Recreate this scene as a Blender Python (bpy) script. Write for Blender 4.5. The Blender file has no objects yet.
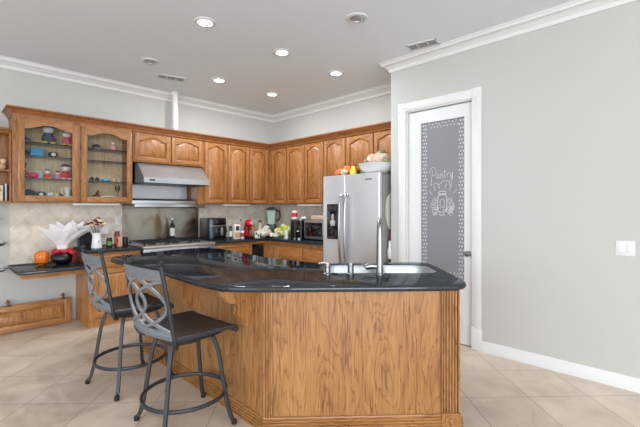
import bpy, bmesh, math, random
from mathutils import Vector, Matrix
random.seed(7)
C = bpy.context.scene.collection
SC = bpy.context.scene
PI = math.pi
R = math.radians

# ------------------------------------------------------------------ camera, world, lights, exposure
H = 1.40
cam_d = bpy.data.cameras.new('camera'); cam = bpy.data.objects.new('camera', cam_d); C.objects.link(cam)
cam.location = (0, 0, H); cam.rotation_euler = (R(90), 0, 0)
cam_d.sensor_width = 36; cam_d.lens = 381/640*36; cam_d.shift_y = -5.5/640
cam_d.clip_start = .05; cam_d.clip_end = 100
SC.camera = cam

W = bpy.data.worlds.new('world'); SC.world = W; W.use_nodes = True
bg = W.node_tree.nodes['Background']; bg.inputs[0].default_value = (.86, .93, 1, 1); bg.inputs[1].default_value = 1.75

SC.view_settings.view_transform = 'Standard'; SC.view_settings.look = 'None'
SC.view_settings.gamma = 1; SC.view_settings.use_curve_mapping = False
SC.view_settings.exposure = 0.22

# kitchen frame: origin at the corner of the two cabinet walls, x along the fridge wall, y into it
ANG = math.atan2(-.7016, .7126)
KO = Vector((-.838*1.4/1.36, 6.869*1.4/1.36, 0))
KX = Vector((math.cos(ANG), math.sin(ANG), 0)); KY = Vector((-math.sin(ANG), math.cos(ANG), 0))
def K(x, y, z=0): return KO + KX*x + KY*y + Vector((0, 0, z))
def area(name, loc, target, size, size_y, power, col):
    l = bpy.data.lights.new(name, 'AREA'); l.shape = 'RECTANGLE'; l.size = size; l.size_y = size_y
    l.energy = power; l.color = col
    o = bpy.data.objects.new(name, l); C.objects.link(o); o.location = loc
    o.rotation_euler = (Vector(target)-Vector(loc)).to_track_quat('-Z', 'Y').to_euler(); return o
# daylight entering from the living area behind the camera, plus an added fill light
area('window_daylight', (-3.4, -3.6, 1.7), (0.2, 3.0, 3.4), 3.4, 2.4, 75, (.86, .93, 1))
area('right_fill_light', (1.4, -4.6, 1.6), (-1.2, 4.0, 3.4), 3.4, 2.4, 235, (.85, .93, 1))  # added fill from the right, tilted up to brighten ceiling and left side

# ------------------------------------------------------------------ materials
def srgb(r, g, b):
    f = lambda c: (c/255/12.92) if c/255 <= .04045 else ((c/255+.055)/1.055)**2.4
    return (f(r), f(g), f(b), 1)
def mat(name, col, rough=.5, metal=0, spec=.5, **k):
    m = bpy.data.materials.new(name); m.use_nodes = True; p = m.node_tree.nodes['Principled BSDF']
    p.inputs['Base Color'].default_value = srgb(*col); p.inputs['Roughness'].default_value = rough
    p.inputs['Metallic'].default_value = metal; p.inputs['Specular IOR Level'].default_value = spec
    if 'coat' in k: p.inputs['Coat Weight'].default_value = k['coat']; p.inputs['Coat Roughness'].default_value = .1
    if 'trans' in k: p.inputs['Transmission Weight'].default_value = k['trans']
    if 'alpha' in k: p.inputs['Alpha'].default_value = k['alpha']
    if 'emit' in k: p.inputs['Emission Color'].default_value = (1, .97, .92, 1); p.inputs['Emission Strength'].default_value = k['emit']
    if k.get('var', .06):
        # slight procedural mottling of the colour and surface
        nt = m.node_tree; n = nt.nodes.new('ShaderNodeTexNoise'); n.inputs['Scale'].default_value = k.get('vscale', 9); n.inputs['Detail'].default_value = 4
        tc = nt.nodes.new('ShaderNodeTexCoord'); nt.links.new(tc.outputs['Object'], n.inputs['Vector'])
        hsv = nt.nodes.new('ShaderNodeHueSaturation'); hsv.inputs['Color'].default_value = srgb(*col)
        mr = nt.nodes.new('ShaderNodeMapRange'); v = k.get('var', .06)
        mr.inputs['To Min'].default_value = 1-v; mr.inputs['To Max'].default_value = 1+v
        nt.links.new(n.outputs['Fac'], mr.inputs['Value']); nt.links.new(mr.outputs[0], hsv.inputs['Value'])
        nt.links.new(hsv.outputs[0], p.inputs['Base Color'])
    return m
def ramp(nt, stops):
    r = nt.nodes.new('ShaderNodeValToRGB'); e = r.color_ramp.elements
    e[0].position, e[0].color = stops[0]; e[1].position, e[1].color = stops[-1]
    for pos, c in stops[1:-1]:
        q = e.new(pos); q.color = c
    return r
def oak(name, axis, light, mid, dark, scale=1.0):
    m = bpy.data.materials.new(name); m.use_nodes = True; nt = m.node_tree; p = nt.nodes['Principled BSDF']; L = nt.links.new
    tc = nt.nodes.new('ShaderNodeTexCoord'); oi = nt.nodes.new('ShaderNodeObjectInfo')
    cm = nt.nodes.new('ShaderNodeCombineXYZ'); mu = nt.nodes.new('ShaderNodeMath'); mu.operation = 'MULTIPLY'; mu.inputs[1].default_value = 37
    L(oi.outputs['Random'], mu.inputs[0]); L(mu.outputs[0], cm.inputs[0]); L(mu.outputs[0], cm.inputs[1]); L(mu.outputs[0], cm.inputs[2])
    ad = nt.nodes.new('ShaderNodeVectorMath'); L(tc.outputs['Object'], ad.inputs[0]); L(cm.outputs[0], ad.inputs[1])
    def mp(a, b):
        q = nt.nodes.new('ShaderNodeMapping'); s = [a*scale]*3; s['xyz'.index(axis)] = b*scale
        q.inputs['Scale'].default_value = s; L(ad.outputs[0], q.inputs['Vector']); return q
    n1 = nt.nodes.new('ShaderNodeTexNoise'); n1.inputs['Scale'].default_value = 1; n1.inputs['Detail'].default_value = 1.5; n1.inputs['Distortion'].default_value = .5
    L(mp(7.5, 1.5).outputs[0], n1.inputs['Vector'])
    k = nt.nodes.new('ShaderNodeMath'); k.operation = 'MULTIPLY'; k.inputs[1].default_value = 11; L(n1.outputs['Fac'], k.inputs[0])
    n4 = nt.nodes.new('ShaderNodeTexNoise'); n4.inputs['Scale'].default_value = 1; n4.inputs['Detail'].default_value = 2; L(mp(70, 9).outputs[0], n4.inputs['Vector'])
    kj = nt.nodes.new('ShaderNodeMath'); kj.operation = 'MULTIPLY_ADD'; kj.inputs[1].default_value = 1.1; L(n4.outputs['Fac'], kj.inputs[0]); L(k.outputs[0], kj.inputs[2]); k = kj
    fr = nt.nodes.new('ShaderNodeMath'); fr.operation = 'FRACT'; L(k.outputs[0], fr.inputs[0])
    n2 = nt.nodes.new('ShaderNodeTexNoise'); n2.inputs['Scale'].default_value = 1; n2.inputs['Detail'].default_value = 5; n2.inputs['Roughness'].default_value = .6
    L(mp(120, 4.5).outputs[0], n2.inputs['Vector'])
    n3 = nt.nodes.new('ShaderNodeTexNoise'); n3.inputs['Scale'].default_value = 1; n3.inputs['Detail'].default_value = 2
    L(mp(16, 1.6).outputs[0], n3.inputs['Vector'])
    pw = nt.nodes.new('ShaderNodeMath'); pw.operation = 'POWER'; pw.inputs[1].default_value = 3.5; L(fr.outputs[0], pw.inputs[0])
    a = nt.nodes.new('ShaderNodeMath'); a.operation = 'MULTIPLY_ADD'; L(pw.outputs[0], a.inputs[0]); a.inputs[1].default_value = .20
    b = nt.nodes.new('ShaderNodeMath'); b.operation = 'MULTIPLY'; L(n2.outputs['Fac'], b.inputs[0]); b.inputs[1].default_value = .72; L(b.outputs[0], a.inputs[2])
    c = nt.nodes.new('ShaderNodeMath'); c.operation = 'MULTIPLY_ADD'; L(n3.outputs['Fac'], c.inputs[0]); c.inputs[1].default_value = .35; L(a.outputs[0], c.inputs[2])
    r = ramp(nt, [(.40, srgb(*light)), (.58, srgb(*mid)), (.78, srgb(*dark))]); L(c.outputs[0], r.inputs[0]); L(r.outputs[0], p.inputs['Base Color'])
    p.inputs['Roughness'].default_value = .38
    bp = nt.nodes.new('ShaderNodeBump'); bp.inputs['Strength'].default_value = .12; bp.inputs['Distance'].default_value = .002; L(n2.outputs['Fac'], bp.inputs['Height']); L(bp.outputs[0], p.inputs['Normal'])
    return m
OAK = ((192, 140, 86), (176, 120, 66), (134, 82, 40))
oakv = oak('oak_vertical', 'z', *OAK); oakh = oak('oak_horizontal', 'x', *OAK)
OAKI = ((175, 127, 77), (158, 109, 61), (110, 68, 32))
oakiv = oak('island_oak_vertical', 'z', *OAKI); oakih = oak('island_oak_horizontal', 'x', *OAKI)
oakdark = oak('cornice_oak', 'x', (160, 104, 56), (144, 88, 44), (106, 62, 28))
oakback = oak('cabinet_back_oak', 'z', (226, 200, 166), (214, 186, 150), (184, 154, 120))
oakup = oak('upper_oak_vertical', 'z', (172, 122, 73), (154, 101, 53), (112, 67, 30)); oakuph = oak('upper_oak_horizontal', 'x', (172, 122, 73), (154, 101, 53), (112, 67, 30))

wallm = mat('wall_paint', (192, 191, 185), .75, var=.012, vscale=2)
ceilm = mat('ceiling_paint', (227, 232, 236), .85, var=.012, vscale=1.5)
trimm = mat('white_trim_paint', (224, 224, 221), .4, var=.01)
doorm = mat('white_door_paint', (224, 225, 224), .35, var=.01)
steel = mat('stainless_steel', (192, 195, 199), .33, .9, var=.04)
steelb = mat('bright_steel', (176, 177, 178), .28, 1, var=.03)
black = mat('black_plastic', (20, 20, 22), .3)
blackg = mat('black_gloss', (10, 10, 12), .08, coat=.5)
white = mat('white_ceramic', (228, 228, 226), .25, var=.02)
paper = mat('white_paper', (232, 228, 228), .8, var=.03)
ironm = mat('charcoal_iron', (60, 62, 66), .42, .4, var=.08)
irond = mat('dark_iron', (50, 52, 56), .42, .4, var=.08)
irong = mat('lit_grey_iron', (122, 126, 131), .45, .3, var=.1)  # stool iron coloured lighter for the back rails and lattice, as if lit
rubber = mat('black_rubber', (25, 25, 26), .6)
chrome = mat('brushed_nickel', (150, 150, 149), .34, 1)
bronze = mat('hinge_bronze', (105, 80, 55), .4, .8)
def granite():
    m = bpy.data.materials.new('black_granite'); m.use_nodes = True; nt = m.node_tree; nt.nodes.clear(); L = nt.links.new
    o = nt.nodes.new('ShaderNodeOutputMaterial'); df = nt.nodes.new('ShaderNodeBsdfDiffuse'); gl = nt.nodes.new('ShaderNodeBsdfGlossy'); fr = nt.nodes.new('ShaderNodeFresnel'); mx = nt.nodes.new('ShaderNodeMixShader')
    tc = nt.nodes.new('ShaderNodeTexCoord'); n = nt.nodes.new('ShaderNodeTexNoise'); n.inputs['Scale'].default_value = 260; n.inputs['Detail'].default_value = 2
    L(tc.outputs['Object'], n.inputs['Vector']); r = ramp(nt, [(.45, srgb(30, 31, 33)), (.75, srgb(84, 86, 88))]); L(n.outputs['Fac'], r.inputs[0]); L(r.outputs[0], df.inputs[0])
    gl.inputs[0].default_value = (.42, .47, .52, 1); gl.inputs['Roughness'].default_value = .05; fr.inputs[0].default_value = 1.8
    L(fr.outputs[0], mx.inputs[0]); L(df.outputs[0], mx.inputs[1]); L(gl.outputs[0], mx.inputs[2]); L(mx.outputs[0], o.inputs[0]); return m
gran = granite()
def brushed():
    m = mat('brushed_fridge_steel', (228, 230, 233), .3, .72, var=0); nt = m.node_tree; p = nt.nodes['Principled BSDF']; L = nt.links.new
    tc = nt.nodes.new('ShaderNodeTexCoord'); mp = nt.nodes.new('ShaderNodeMapping'); mp.inputs['Scale'].default_value = (2, 2, 420); n = nt.nodes.new('ShaderNodeTexNoise'); n.inputs['Scale'].default_value = 1
    L(tc.outputs['Object'], mp.inputs[0]); L(mp.outputs[0], n.inputs[0]); mr = nt.nodes.new('ShaderNodeMapRange'); mr.inputs['To Min'].default_value = .24; mr.inputs['To Max'].default_value = .4
    L(n.outputs['Fac'], mr.inputs['Value']); L(mr.outputs[0], p.inputs['Roughness']); return m
fsteel = brushed()
def stained_steel():
    m = mat('smoked_steel', (150, 146, 140), .3, .9, var=0); nt = m.node_tree; p = nt.nodes['Principled BSDF']; L = nt.links.new
    tc = nt.nodes.new('ShaderNodeTexCoord'); n = nt.nodes.new('ShaderNodeTexNoise'); n.inputs['Scale'].default_value = 3.2; n.inputs['Detail'].default_value = 4; n.inputs['Distortion'].default_value = .8
    mp = nt.nodes.new('ShaderNodeMapping'); mp.inputs['Scale'].default_value = (1, 1.6, .7); L(tc.outputs['Object'], mp.inputs[0]); L(mp.outputs[0], n.inputs[0])
    r = ramp(nt, [(.35, srgb(178, 174, 166)), (.52, srgb(168, 160, 148)), (.7, srgb(118, 98, 78))]); L(n.outputs['Fac'], r.inputs[0]); L(r.outputs[0], p.inputs['Base Color']); return m
stsm = stained_steel()
def tilemat(name, sx, off, rot, c1, c2, grout, mortar, coord='Object', plane='xy', rough=.35, ns=3.0, bump=.3):
    m = bpy.data.materials.new(name); m.use_nodes = True; nt = m.node_tree; p = nt.nodes['Principled BSDF']; L = nt.links.new
    tc = nt.nodes.new('ShaderNodeTexCoord'); src = tc.outputs[coord]
    if plane != 'xy':
        s = nt.nodes.new('ShaderNodeSeparateXYZ'); cb = nt.nodes.new('ShaderNodeCombineXYZ'); L(src, s.inputs[0])
        L(s.outputs['X' if plane == 'xz' else 'Y'], cb.inputs[0]); L(s.outputs['Z'], cb.inputs[1]); src = cb.outputs[0]
    mp = nt.nodes.new('ShaderNodeMapping'); mp.vector_type = 'TEXTURE'; mp.inputs['Location'].default_value = (*off, 0); mp.inputs['Rotation'].default_value = (0, 0, rot); L(src, mp.inputs[0])
    b = nt.nodes.new('ShaderNodeTexBrick'); b.offset = 0; b.squash = 1; b.inputs['Scale'].default_value = 1; b.inputs['Brick Width'].default_value = sx; b.inputs['Row Height'].default_value = sx
    b.inputs['Mortar Size'].default_value = mortar; b.inputs['Mortar Smooth'].default_value = .2; b.inputs['Color1'].default_value = srgb(*c1); b.inputs['Color2'].default_value = srgb(*c2); b.inputs['Mortar'].default_value = srgb(*grout)
    L(mp.outputs[0], b.inputs['Vector'])
    n = nt.nodes.new('ShaderNodeTexNoise'); n.inputs['Scale'].default_value = ns; n.inputs['Detail'].default_value = 6; n.inputs['Distortion'].default_value = .7; n.inputs['Roughness'].default_value = .6
    L(mp.outputs[0], n.inputs['Vector'])
    r = ramp(nt, [(.28, (.80, .775, .75, 1)), (.5, (1, 1, 1, 1)), (.72, (1.16, 1.17, 1.18, 1))]); L(n.outputs['Fac'], r.inputs[0])
    mx = nt.nodes.new('ShaderNodeMix'); mx.data_type = 'RGBA'; mx.blend_type = 'MULTIPLY'; mx.inputs['Factor'].default_value = 1; L(b.outputs['Color'], mx.inputs['A']); L(r.outputs[0], mx.inputs['B'])
    L(mx.outputs['Result'], p.inputs['Base Color']); p.inputs['Roughness'].default_value = rough
    bp = nt.nodes.new('ShaderNodeBump'); bp.invert = True; bp.inputs['Strength'].default_value = bump; bp.inputs['Distance'].default_value = .003; L(b.outputs['Fac'], bp.inputs['Height']); L(bp.outputs[0], p.inputs['Normal'])
    return m
floorm = tilemat('floor_tile', .4558, (1.621*math.cos(R(1.6))-2.78*math.sin(R(1.6)), 1.621*math.sin(R(1.6))+2.78*math.cos(R(1.6))), R(1.6), (212, 195, 178), (205, 187, 169), (152, 136, 120), .003, rough=.36)
splash = tilemat('backsplash_tile', .145, (0, 0), R(45), (224, 211, 194), (212, 199, 182), (230, 222, 208), .0035, plane='xz', rough=.5, ns=7)
def clear(name, tint, refl, rough=.02):
    m = bpy.data.materials.new(name); m.use_nodes = True; nt = m.node_tree; nt.nodes.clear(); L = nt.links.new
    o = nt.nodes.new('ShaderNodeOutputMaterial'); tr = nt.nodes.new('ShaderNodeBsdfTransparent'); tr.inputs[0].default_value = (*tint, 1)
    g = nt.nodes.new('ShaderNodeBsdfGlossy'); g.inputs['Roughness'].default_value = rough; fr = nt.nodes.new('ShaderNodeFresnel'); fr.inputs[0].default_value = refl
    mx = nt.nodes.new('ShaderNodeMixShader'); L(fr.outputs[0], mx.inputs[0]); L(tr.outputs[0], mx.inputs[1]); L(g.outputs[0], mx.inputs[2]); L(mx.outputs[0], o.inputs[0]); return m
glassm = clear('clear_glass', (.97, .98, .97), 1.25)
glassg = clear('shelf_glass', (.88, .92, .91), 1.3, .05)
frost = mat('frosted_glass', (138, 140, 143), .42, var=.03, vscale=1.2, trans=.12)
etch = mat('etched_white', (206, 208, 210), .7, var=.05, vscale=60)
def mesh_seat():
    m = mat('perforated_seat_metal', (38, 34, 33), .4, .4, var=0); nt = m.node_tree; p = nt.nodes['Principled BSDF']; L = nt.links.new
    tc = nt.nodes.new('ShaderNodeTexCoord'); mp = nt.nodes.new('ShaderNodeMapping'); mp.inputs['Rotation'].default_value = (0, 0, R(45)); L(tc.outputs['Object'], mp.inputs[0])
    b = nt.nodes.new('ShaderNodeTexBrick'); b.offset = 0; b.inputs['Scale'].default_value = 1; b.inputs['Brick Width'].default_value = .014; b.inputs['Row Height'].default_value = .014; b.inputs['Mortar Size'].default_value = .0035
    b.inputs['Color1'].default_value = srgb(26, 23, 22); b.inputs['Color2'].default_value = srgb(34, 28, 26); b.inputs['Mortar'].default_value = srgb(78, 72, 70); L(mp.outputs[0], b.inputs['Vector'])
    L(b.outputs['Color'], p.inputs['Base Color']); bp = nt.nodes.new('ShaderNodeBump'); bp.inputs['Strength'].default_value = .8; bp.inputs['Distance'].default_value = .003; L(b.outputs['Fac'], bp.inputs['Height']); L(bp.outputs[0], p.inputs['Normal'])
    return m
seatm = mesh_seat()
_pm = {}
def pm(c, rough=.5, metal=0):
    k = (c, rough, metal)
    if k not in _pm: _pm[k] = mat('paint_%02x%02x%02x' % c, c, rough, metal)
    return _pm[k]

# ------------------------------------------------------------------ mesh helpers
class MB:
    def __init__(s): s.bm = bmesh.new()
    def box(s, x0, x1, y0, y1, z0, z1, bev=0, seg=2):
        g = bmesh.ops.create_cube(s.bm, size=1); vs = g['verts']
        for v in vs: v.co = Vector(((x0+x1)/2+v.co.x*(x1-x0), (y0+y1)/2+v.co.y*(y1-y0), (z0+z1)/2+v.co.z*(z1-z0)))
        if bev:
            es = {e for v in vs for e in v.link_edges}
            bmesh.ops.bevel(s.bm, geom=list(es), offset=bev, segments=seg, affect='EDGES', profile=.5)
        return s
    def loft(s, loops, cap0=True, cap1=True, closed=True):
        rs = [[s.bm.verts.new(p) for p in l] for l in loops]; n = len(rs[0])
        for a, b in zip(rs, rs[1:]):
            for i in range(n if closed else n-1): s.bm.faces.new((a[i], a[(i+1) % n], b[(i+1) % n], b[i]))
        if cap0: s.bm.faces.new(rs[0][::-1])
        if cap1: s.bm.faces.new(rs[-1])
        return s
    def tube(s, pts, r, seg=8, closed=False, rz=None, rect=False):
        pts = [Vector(p) for p in pts]; n = len(pts); loops = []
        r_ = r if isinstance(r, (list, tuple)) else [r]*n
        for i, p in enumerate(pts):
            if closed: t = pts[(i+1) % n]-pts[i-1]
            else: t = pts[min(i+1, n-1)]-pts[max(i-1, 0)]
            t.normalize(); up = Vector((0, 0, 1)) if abs(t.z) < .9 else Vector((0, 1, 0))
            if rect == 'y': up = Vector((0, 1, 0))
            u = t.cross(up).normalized(); v = u.cross(t).normalized(); w = r_[i]; h = rz if rz else w
            if rect: loops.append([p+u*w+v*h, p-u*w+v*h, p-u*w-v*h, p+u*w-v*h])
            else: loops.append([p+u*w*math.cos(2*PI*k/seg)+v*h*math.sin(2*PI*k/seg) for k in range(seg)])
        if closed: s.loft(loops+[loops[0]], False, False); bmesh.ops.remove_doubles(s.bm, verts=s.bm.verts, dist=1e-6)
        else: s.loft(loops)
        return s
    def lathe(s, prof, c=(0, 0, 0), seg=24, axis='z', cap=True):
        loops = []
        for r, z in prof:
            l = []
            for k in range(seg):
                a = 2*PI*k/seg; x, y = r*math.cos(a), r*math.sin(a)
                l.append(Vector(c)+Vector({'z': (x, y, z), 'y': (x, z, y), 'x': (z, x, y)}[axis]))
            loops.append(l)
        return s.loft(loops, cap and prof[0][0] > 1e-5, cap and prof[-1][0] > 1e-5) if True else s
    def sph(s, c, r, seg=14):
        r = (r, r, r) if not isinstance(r, (tuple, list)) else r
        g = bmesh.ops.create_uvsphere(s.bm, u_segments=seg, v_segments=max(6, seg//2+1), radius=1)
        for v in g['verts']: v.co = Vector((c[0]+v.co.x*r[0], c[1]+v.co.y*r[1], c[2]+v.co.z*r[2]))
        return s
    def prism(s, pts, h0, h1, plane='xy', bev=0):
        f = {'xy': lambda p, h: (p[0], p[1], h), 'xz': lambda p, h: (p[0], h, p[1]), 'yz': lambda p, h: (h, p[0], p[1])}[plane]
        a = [s.bm.verts.new(f(p, h0)) for p in pts]; b = [s.bm.verts.new(f(p, h1)) for p in pts]; n = len(pts)
        fs = [s.bm.faces.new(a[::-1]), s.bm.faces.new(b)]+[s.bm.faces.new((a[i], a[(i+1) % n], b[(i+1) % n], b[i])) for i in range(n)]
        if bev:
            es = {e for f_ in fs[:2] for e in f_.edges}
            bmesh.ops.bevel(s.bm, geom=list(es), offset=bev, segments=2, affect='EDGES', profile=.5)
        return s
    def sweep(s, prof, path, side=1):
        """prof: (out, z) pairs, path: 2D points, out measured along the side normal, mitred corners"""
        P = [Vector(p) for p in path]; n = len(P); loops = []
        for i in range(n):
            d0 = (P[i]-P[i-1]).normalized() if i else None; d1 = (P[i+1]-P[i]).normalized() if i < n-1 else None
            N = lambda d: Vector((-d.y, d.x))*side
            if d0 is None: m = N(d1)
            elif d1 is None: m = N(d0)
            else:
                m = (N(d0)+N(d1)).normalized(); m = m/max(.2, m.dot(N(d0)))
            loops.append([(P[i].x+m.x*o, P[i].y+m.y*o, z) for o, z in prof])
        return s.loft(loops)
    def build(s, name, m, parent=None, smooth=35):
        bm = s.bm; bmesh.ops.recalc_face_normals(bm, faces=bm.faces)
        me = bpy.data.meshes.new(name); bm.to_mesh(me); bm.free()
        if smooth:
            for p in me.polygons: p.use_smooth = True
            me.set_sharp_from_angle(angle=R(smooth))
        me.materials.append(m); o = bpy.data.objects.new(name, me); C.objects.link(o)
        if parent: o.parent = parent
        return o
def put(o, x, y, z=0, rot=0): o.location = K(x, y, z); o.rotation_euler = (0, 0, ANG+rot); return o
def tag(o, label, cat, group=None):
    o['label'] = label; o['category'] = cat
    if group: o['group'] = group
    return o
def thing(name, label, cat, loc=None, rot=0, group=None):
    o = bpy.data.objects.new(name, None); C.objects.link(o); o.empty_display_size = .1
    if loc: put(o, *loc, rot=rot)
    return tag(o, label, cat, group)
def st(o): o['kind'] = 'structure'; return o
def copy_tree(o, parent=None):
    c = o.copy(); C.objects.link(c)
    if parent: c.parent = parent
    for ch in list(o.children): copy_tree(ch, c)
    return c
def cat_rom(P, n=6, closed=False):
    P = [Vector(p) for p in P]; out = []; m = len(P)
    for i in range(m if closed else m-1):
        g = (lambda j: P[j % m]) if closed else (lambda j: P[max(0, min(m-1, j))])
        a, b, c, d = g(i-1), g(i), g(i+1), g(i+2)
        for k in range(n):
            t = k/n; out.append(.5*((2*b)+(c-a)*t+(2*a-5*b+4*c-d)*t*t+(3*b-a-3*c+d)*t**3))
    if not closed: out.append(P[-1])
    return out
def rrect(x0, x1, y0, y1, r, n=6):
    o = []
    for cx, cy, a0 in ((x1-r, y1-r, 0), (x0+r, y1-r, 90), (x0+r, y0+r, 180), (x1-r, y0+r, 270)):
        for k in range(n+1): a = R(a0+90*k/n); o.append((cx+r*math.cos(a), cy+r*math.sin(a)))
    return o

# ------------------------------------------------------------------ the room
CH = 3.09
o = st(MB().box(-9, 9, -8, 12, -.12, 0).build('floor', floorm))
cpoly = [K(-.15, .15), K(-.15, -11), K(10, -11), K(10, .15)]
o = MB().prism([(p.x, p.y) for p in cpoly], CH, CH+.12).build('ceiling', ceilm); st(o)
st(put(MB().box(-.15, 0, -11, .15, 0, CH).build('wall_left', wallm), 0, 0))
st(put(MB().box(0, 3.038, 0, .15, 0, CH).build('wall_back', wallm), 0, 0))
WY = -.671
# pantry wall with the door opening
w = MB().box(3.038, 3.24, WY, WY+.12, 0, CH).box(3.24, 4.0, WY, WY+.12, 2.49, CH).box(4.0, 10, WY, WY+.12, 0, CH)
w.box(3.038, 3.12, WY+.12, 0, 0, CH)
st(put(w.build('wall_right', wallm), 0, 0))
# the pantry room behind the door
st(put(MB().box(3.12, 4.9, 0.6, .7, 0, CH).box(3.05, 3.12, 0, .7, 0, CH).box(4.8, 4.9, WY+.12, .6, 0, CH).build('wall_pantry', wallm), 0, 0))
CP = [(0, 2.98), (.012, 2.98), (.02, 3.0), (.022, 3.012), (.05, 3.035), (.07, 3.05), (.082, 3.052), (.088, 3.075), (.095, 3.078), (.1, CH), (0, CH)]
st(put(MB().sweep(CP, [(0, -10.9), (0, 0)], -1).build('trim_1', trimm), 0, 0))
st(put(MB().sweep(CP, [(0, 0), (3.038, 0)], -1).build('trim_2', trimm), 0, 0))
st(put(MB().sweep(CP, [(3.038, 0), (3.038, WY), (9.9, WY)], -1).build('trim_3', trimm), 0, 0))
BP = [(0, 0), (.018, 0), (.018, .07), (.013, .078), (.013, .088), (.008, .102), (0, .105)]
st(put(MB().sweep(BP, [(4.092, WY), (9.9, WY)], -1).build('baseboard_right', trimm), 0, 0))

# pantry door casing and door
cs = MB()
for x0, x1 in ((3.15, 3.24), (4.0, 4.09)):
    cs.box(x0, x1, WY-.018, WY, .22, 2.49, .003)
    cs.box(x0+.02, x1-.02, WY-.022, WY, .22, 2.49, .002)
    cs.box(x0-.005, x1+.005, WY-.026, WY, 0, .22, .004)
    cs.box(x0-.004, x1+.004, WY-.024, WY, 2.488, 2.585, .003)
    cs.lathe([(.03, -.006), (.03, 0), (.012, 0), (.012, -.004)], ((x0+x1)/2, WY-.024, 2.536), 16, 'y')
cs.box(3.24, 4.0, WY-.018, WY, 2.49, 2.58, .003).box(3.24, 4.0, WY-.022, WY, 2.51, 2.56, .002)
cs.box(3.24, 3.252, WY, WY+.12, 0, 2.49).box(3.988, 4.0, WY, WY+.12, 0, 2.49).box(3.24, 4.0, WY, WY+.12, 2.478, 2.49)
st(put(cs.build('trim_4', trimm), 0, 0))
DX0, DX1, DY = 3.256, 3.984, WY+.035
d = bpy.data.objects.new('door_1', None); C.objects.link(d); put(d, 0, 0); st(d)
GX0, GX1, GZ0, GZ1 = 3.408, 3.905, .66, 2.335
fr = MB().box(DX0, GX0, DY, DY+.04, .01, 2.47).box(GX1, DX1, DY, DY+.04, .01, 2.47).box(GX0, GX1, DY, DY+.04, GZ1, 2.47).box(GX0, GX1, DY, DY+.04, .01, GZ0)
fr.box(GX0+.03, GX1-.03, DY-.006, DY, .15, .52, .005)
fr.build('door_frame', doorm, d)
mo = MB()
for a in (0, .004):
    for x0, x1, z0, z1 in ((GX0-.012, GX0+.004, GZ0-.012, GZ1+.012), (GX1-.004, GX1+.012, GZ0-.012, GZ1+.012), (GX0, GX1, GZ0-.012, GZ0+.004), (GX0, GX1, GZ1-.004, GZ1+.012)):
        mo.box(x0+a, x1-a, DY-.006-a, DY, z0+a, z1-a)
mo.build('glass_bead', doorm, d)
gp = MB().box(GX0, GX1, DY+.012, DY+.02, GZ0, GZ1).build('glass_pane', frost, d); gp['label'] = 'frosted grey glass etched with the word Pantry'
ey = DY+.0105
em = MB()
def diamond(x, z, a): em.prism([(x-a, z), (x, z-a*1.15), (x+a, z), (x, z+a*1.15)], ey, ey+.0012, 'xz')
nz = 42
for k in range(nz):
    z = GZ0+.03+(GZ1-GZ0-.06)*k/(nz-1)
    for sx in (1, -1):
        xe = GX0 if sx == 1 else GX1
        diamond(xe+sx*(.022 if k % 2 else .034), z, .0115); diamond(xe+sx*(.05 if k % 2 else .062), z, .0105)
for k in range(1, 10):
    x = GX0+.06+(GX1-GX0-.12)*k/10
    for zz in (GZ1-.025, GZ0+.025): diamond(x, zz+(.008 if k % 2 else -.004), .010); diamond(x+.02, zz+(.035 if zz < 1 else -.035), .009)
em.build('etched_border', etch, gp)
def stroke(pts, r=.0026, n=5): 
    e2.tube([(p.x, ey, p.y) for p in cat_rom([Vector(q) for q in pts], n)], r, 6)
e2 = MB()
# script lettering: Pantry (unit: letter height)
sx_, sz_, ox, oz = .041, .082, 3.515, 1.72
def L_(pts, dx): stroke([(ox+(x+dx)*sx_, oz+z*sz_) for x, z in pts])
L_([(.5, -.75), (.25, -.9), (.3, -.4), (.55, .5), (.75, 1.1)], 0); L_([(-.1, .6), (.1, 1.15), (.8, 1.45), (1.6, 1.2), (1.7, .7), (1.2, .35), (.6, .4)], 0)
L_([(2.5, .45), (2.1, .6), (1.8, .3), (1.9, 0), (2.2, 0), (2.5, .4), (2.5, 0), (2.7, .05)], 0)
L_([(2.9, .55), (2.95, 0), (3.0, .35), (3.3, .6), (3.5, .4), (3.5, 0), (3.7, .05)], 0)
L_([(4.1, 1.1), (4.0, .5), (4.0, .05), (4.3, .05)], 0); L_([(3.6, .7), (4.6, .85)], 0)
L_([(4.7, .6), (4.8, 0), (4.8, .4), (5.1, .65), (5.3, .55)], 0)
L_([(5.6, .65), (5.6, .2), (5.9, .15), (6.2, .65), (6.15, -.2), (5.8, -.9), (5.4, -.9), (5.5, -.4), (6.3, .2)], 0)
L_([(.9, -.9), (1.6, -.6), (2.5, -.85), (3.6, -.45), (4.6, -.35), (5.2, -.6)], 0)
e2.build('etched_lettering', etch, gp)
e2 = MB()
jx, jz = 3.655, 1.45
stroke([(jx-.03, jz+.09), (jx-.05, jz+.06), (jx-.05, jz-.06), (jx-.03, jz-.09), (jx+.03, jz-.09), (jx+.05, jz-.06), (jx+.05, jz+.06), (jx+.03, jz+.09), (jx-.03, jz+.09)], .004)
stroke([(jx-.035, jz+.1), (jx+.035, jz+.1), (jx+.035, jz+.125), (jx-.035, jz+.125), (jx-.035, jz+.1)], .005, 2)
for sxx in (-1, 1):
    for q in range(3):
        cx, cz, rr = jx+sxx*(.085+.02*(q % 2)), jz-.07+.05*q, .032-.004*q
        stroke([(cx+rr*math.cos(t), cz+rr*math.sin(t)) for t in [k*PI/4 for k in range(9)]], .0028, 3)
        stroke([(cx-rr*.5, cz), (cx, cz+rr*.4), (cx+rr*.5, cz-rr*.2)], .0028, 3)
stroke([(jx-.025, jz+.03), (jx, jz+.045), (jx+.025, jz+.03), (jx+.02, jz-.03), (jx-.02, jz-.04), (jx-.025, jz+.03)], .0028, 3)
rj = random.Random(4)
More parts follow.
